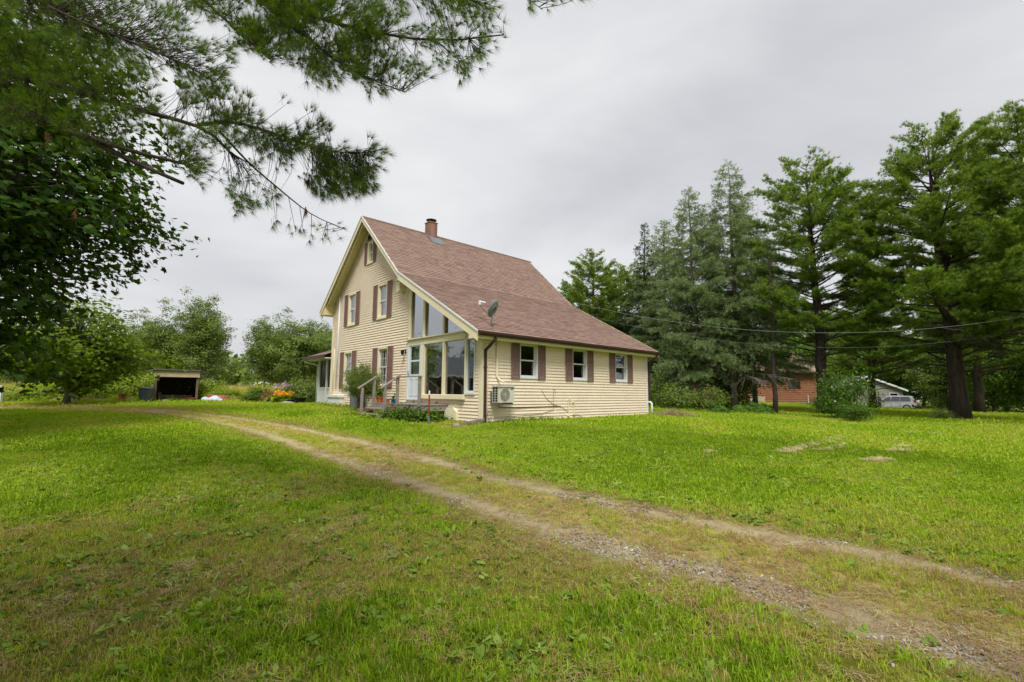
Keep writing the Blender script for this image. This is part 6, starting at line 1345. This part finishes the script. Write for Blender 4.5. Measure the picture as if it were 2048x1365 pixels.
# silver SUV
cp = gY(1786, 56.0); car = empty('car', tuple(cp), math.atan2(.74, -.67)); tag(car, 'silver SUV parked in front of the grey house, seen from its rear side', 'car')
MT['silver'] = pmat('silver_paint', hexc('#B4B8BD'), rough=.28, var=.02, metal=.35, spec=.5); MT['tyre'] = pmat('tyre_rubber', hexc('#1C1C1D'), rough=.85, var=.1); MT['alloy'] = pmat('alloy_rim', hexc('#B9BCBE'), rough=.35, var=.05, metal=.6); MT['redlamp'] = pmat('tail_lamp', hexc('#A0202A'), rough=.2, var=.03); MT['plastic'] = pmat('grey_bumper', hexc('#4E5154'), rough=.6, var=.05)
# local +x is the nose; profile in x,z ; half widths shrink upwards
prof = [(-2.15, .45), (-2.18, .75), (-2.14, 1.05), (-2.02, 1.25), (-1.78, 1.62), (-1.5, 1.70), (.1, 1.72), (.5, 1.62), (1.12, 1.12), (1.9, 1.0), (2.2, .82), (2.25, .5), (2.1, .32), (-2.0, .32)]
def hw_at(z): return .90 if z < 1.08 else .90 - (z - 1.08) * .32
Vc = []; 
for s in (-1, -.92, .92, 1):
    for (x, z) in prof:
        k = 1.0 if abs(s) < .95 else .985; Vc.append((x * k, s * hw_at(z), .32 + (z - .32) * (1 if abs(s) < .95 else .985)))
n = len(prof); Fc = [tuple(range(n))[::-1], tuple(range(3 * n, 4 * n))]
for r_ in range(3):
    for i_ in range(n): Fc.append((r_ * n + i_, r_ * n + (i_ + 1) % n, (r_ + 1) * n + (i_ + 1) % n, (r_ + 1) * n + i_))
MB().add(Vc, Fc).build('body', MT['silver'], car)
for s in (-1, 1):
    y_ = lambda z: s * (hw_at(z) * 1.0 + .006)
    for poly in ([(-1.72, 1.14), (-1.55, 1.58), (-.75, 1.60), (-.75, 1.14)], [(-.68, 1.14), (-.68, 1.60), (.05, 1.60), (.05, 1.14)], [(.12, 1.14), (.12, 1.60), (.42, 1.55), (.95, 1.14)]):
        MB().add([(x, y_(z), z) for x, z in poly], [(0, 1, 2, 3)]).build('side_window', MT['carglass'], car)
    for x in (-.715, .085): mb = MB(); mb.box(x - .012, x + .012, min(s * .905, s * .912), max(s * .905, s * .912), .45, 1.1); mb.build('door_seam', MT['plastic'], car)
    for x in (-.55, .3): mb = MB(); mb.box(x, x + .2, min(s * .905, s * .935), max(s * .905, s * .935), .98, 1.02); mb.build('door_handle', MT['silver'], car)
    mb = MB(); mb.box(-2.17, -1.98, min(s * .62, s * .915), max(s * .62, s * .915), 1.0, 1.24); mb.build('tail_light', MT['redlamp'], car)
    mb = MB(); mb.box(2.05, 2.24, min(s * .55, s * .88), max(s * .55, s * .88), .78, .92); mb.build('headlight', MT['white'], car)
    mb = MB(); mb.box(.85, 1.0, min(s * .92, s * 1.08), max(s * .92, s * 1.08), 1.1, 1.24); mb.build('mirror', MT['silver'], car)
    for x in (-1.30, 1.38):
        mb = MB(); mb.tube([(x, s * .68, .36), (x, s * .905, .36)], .36, 20); wh = mb.build('wheel', MT['tyre'], car)
        mb = MB(); mb.tube([(x, s * .90, .36), (x, s * .912, .36)], .24, 18); 
        for a in np.linspace(0, 2 * math.pi, 6)[:-1]: mb.beam((x, s * .916, .36), (x + .22 * math.cos(a), s * .916, .36 + .22 * math.sin(a)), .02, .06)
        mb.build('rim', MT['alloy'], wh)
MB().add([(-2.06, -.66, 1.22), (-2.06, .66, 1.22), (-1.82, .58, 1.58), (-1.82, -.58, 1.58)], [(0, 1, 2, 3)]).build('rear_window', MT['carglass'], car)
MB().add([(1.06, -.72, 1.17), (1.06, .72, 1.17), (.56, .64, 1.58), (.56, -.64, 1.58)], [(0, 1, 2, 3)]).build('windscreen', MT['carglass'], car)
mb = MB(); mb.box(-2.26, -2.02, -.88, .88, .34, .62); mb.build('bumper', MT['plastic'], car)
mb = MB(); mb.tube([(-2.2, 0, .92), (-2.36, 0, .92)], .33, 18); mb.build('spare_wheel_cover', MT['silver'], car)
def skin_mesh(name, verts, edges, radii, sub=2):
    me = bpy.data.meshes.new(name); me.from_pydata([tuple(v) for v in verts], edges, []); o = bpy.data.objects.new(name, me); COL.objects.link(o)
    m = o.modifiers.new('skin', 'SKIN'); 
    for i_, r_ in enumerate(radii): me.skin_vertices[0].data[i_].radius = (r_, r_) if not hasattr(r_, '__len__') else r_
    me.skin_vertices[0].data[0].use_root = True; m.use_smooth_shade = True
    s = o.modifiers.new('sub', 'SUBSURF'); s.levels = sub; s.render_levels = sub
    dg = bpy.context.evaluated_depsgraph_get(); nm = bpy.data.meshes.new_from_object(o.evaluated_get(dg)); bpy.data.objects.remove(o); nm.name = name; return nm
# person: navy top, dark trousers, standing by the car, arms a little forward
PV = [(0, 0, .95), (0, 0, 1.12), (0, 0, 1.32), (0, .01, 1.46), (0, .02, 1.53), (0, .03, 1.64), (0, .03, 1.74),
      (.18, 0, 1.40), (.24, -.02, 1.16), (.20, -.18, .98), (.18, -.26, .93), (-.18, 0, 1.40), (-.25, .02, 1.15), (-.22, -.12, .95), (-.20, -.18, .88),
      (.10, 0, .88), (.11, -.02, .50), (.11, .02, .09), (.12, -.14, .05), (-.10, 0, .88), (-.12, .04, .50), (-.12, .10, .09), (-.13, -.06, .05)]
PE = [(0, 1), (1, 2), (2, 3), (3, 4), (4, 5), (5, 6), (2, 7), (7, 8), (8, 9), (9, 10), (2, 11), (11, 12), (12, 13), (13, 14), (0, 15), (15, 16), (16, 17), (17, 18), (0, 19), (19, 20), (20, 21), (21, 22)]
PR = [(.15, .11), (.14, .10), (.17, .11), (.09, .08), (.055, .055), (.085, .1), (.07, .085), .07, .05, .04, .045, .07, .05, .04, .045, .095, .062, .045, .04, .095, .062, .045, .04]
pp = gY(1758, 52.0); pt = empty('person', tuple(pp), .5); tag(pt, 'person in navy top and dark trousers standing on the lawn by the silver car', 'person')
pm = skin_mesh('body', PV, PE, PR)
MT['skin'] = pmat('skin', hexc('#B98A70'), rough=.6, var=.05); MT['navy'] = pmat('navy_cloth', hexc('#25334F'), rough=.9, var=.1); MT['trouser'] = pmat('dark_green_trousers', hexc('#2E3A38'), rough=.9, var=.1); MT['hair'] = pmat('brown_hair', hexc('#3A2A22'), rough=.8, var=.1)
for m_ in ('skin', 'navy', 'trouser', 'black'): pm.materials.append(MT[m_])
for pl in pm.polygons:
    c = pl.center; pl.use_smooth = True
    pl.material_index = 3 if c.z < .10 else (2 if c.z < .93 and abs(c.x) < .19 and c.y > -.13 else (1 if c.z < 1.49 and not (c.z < 1.0 and c.y < -.1) else 0))
link('body', pm, None, pt)
mb = MB(); mb.sphere((0, .045, 1.72), (.098, .112, .095), 12, 8); mb.build('hair', MT['hair'], pt, smooth=True)
mb = MB(); mb.sphere((0, -.075, 1.66), (.014, .02, .02), 6, 4); mb.sphere((.035, -.066, 1.685), (.012, .008, .008), 6, 4); mb.sphere((-.035, -.066, 1.685), (.012, .008, .008), 6, 4); mb.build('face', MT['skin'], pt)
# dog: black with white muzzle and chest, walking on the lawn
DVt = [(0, 0, .44), (.18, 0, .43), (.34, 0, .46), (.44, 0, .56), (.54, 0, .62), (.66, 0, .58), (-.18, 0, .44), (-.30, 0, .44), (-.42, 0, .50), (-.52, 0, .58),
       (.30, .09, .34), (.32, .09, .18), (.31, .09, .03), (.36, .09, .02), (.30, -.09, .34), (.24, -.09, .18), (.26, -.09, .03), (.31, -.09, .02),
       (-.26, .09, .36), (-.22, .09, .25), (-.32, .09, .15), (-.30, .09, .03), (-.25, .09, .02), (-.28, -.09, .36), (-.20, -.09, .25), (-.26, -.09, .14), (-.24, -.09, .03), (-.19, -.09, .02)]
DE = [(0, 1), (1, 2), (2, 3), (3, 4), (4, 5), (0, 6), (6, 7), (7, 8), (8, 9), (2, 10), (10, 11), (11, 12), (12, 13), (2, 14), (14, 15), (15, 16), (16, 17), (7, 18), (18, 19), (19, 20), (20, 21), (21, 22), (7, 23), (23, 24), (24, 25), (25, 26), (26, 27)]
DR = [.12, .135, .13, .085, .085, .04, .105, .10, .03, .02, .06, .035, .025, .025, .06, .035, .025, .025, .075, .05, .03, .025, .025, .075, .05, .03, .025, .025]
dp = gY(1834, 47.5); dt = empty('dog', tuple(dp), R_(172)); tag(dt, 'black dog with white muzzle walking on the far lawn', 'dog')
dmx = skin_mesh('body', DVt, DE, DR); MT['blackfur'] = pmat('black_fur', hexc('#242020'), rough=.9, var=.2); MT['whitefur'] = pmat('white_fur', hexc('#D8D2CA'), rough=.9, var=.1)
for m_ in ('blackfur', 'whitefur'): dmx.materials.append(MT[m_])
for pl in dmx.polygons: c = pl.center; pl.use_smooth = True; pl.material_index = 1 if (c.x > .60 or (c.x > .38 and c.z < .45) or c.z < .07) else 0
link('body', dmx, None, dt)
for s in (-1, 1): mb = MB(); mb.hexa([(.47, s * .04, .68), (.53, s * .04, .68), (.53, s * .075, .67), (.47, s * .075, .67), (.475, s * .085, .73), (.505, s * .085, .73), (.505, s * .10, .64), (.475, s * .10, .64)]); mb.build('ear', MT['blackfur'], dt)
# garage to the left of the picture (seen in the sunroom glass)
gg = np.array([-37.0, 25.0, gzf(-37, 25)]); ga = empty('garage', tuple(gg), R_(80)); tag(ga, 'brown garage with grey roof left of the yard, mirrored in the sunroom glass', 'garage')
mb = MB(); mb.box(-6, 6, 0, 7, -.5, 2.7); mb.build('wall', MT['shedwood'], ga)
mb = MB(); mb.prism([(-6.5, -.6, 2.6), (-6.5, 7.6, 2.6), (-6.5, 3.5, 5.0)], (13, 0, 0)); mb.build('roof', MT['greyroof'], ga)
mb = MB(); mb.box(-6.5, 6.5, -.68, -.62, 2.45, 2.68); mb.build('fascia', MT['white'], ga)
for x in (-4.4, .6): mb = MB(); mb.box(x, x + 3.6, -.06, -.01, -.1, 2.2); mb.build('garage_door', MT['sheddark'], ga)
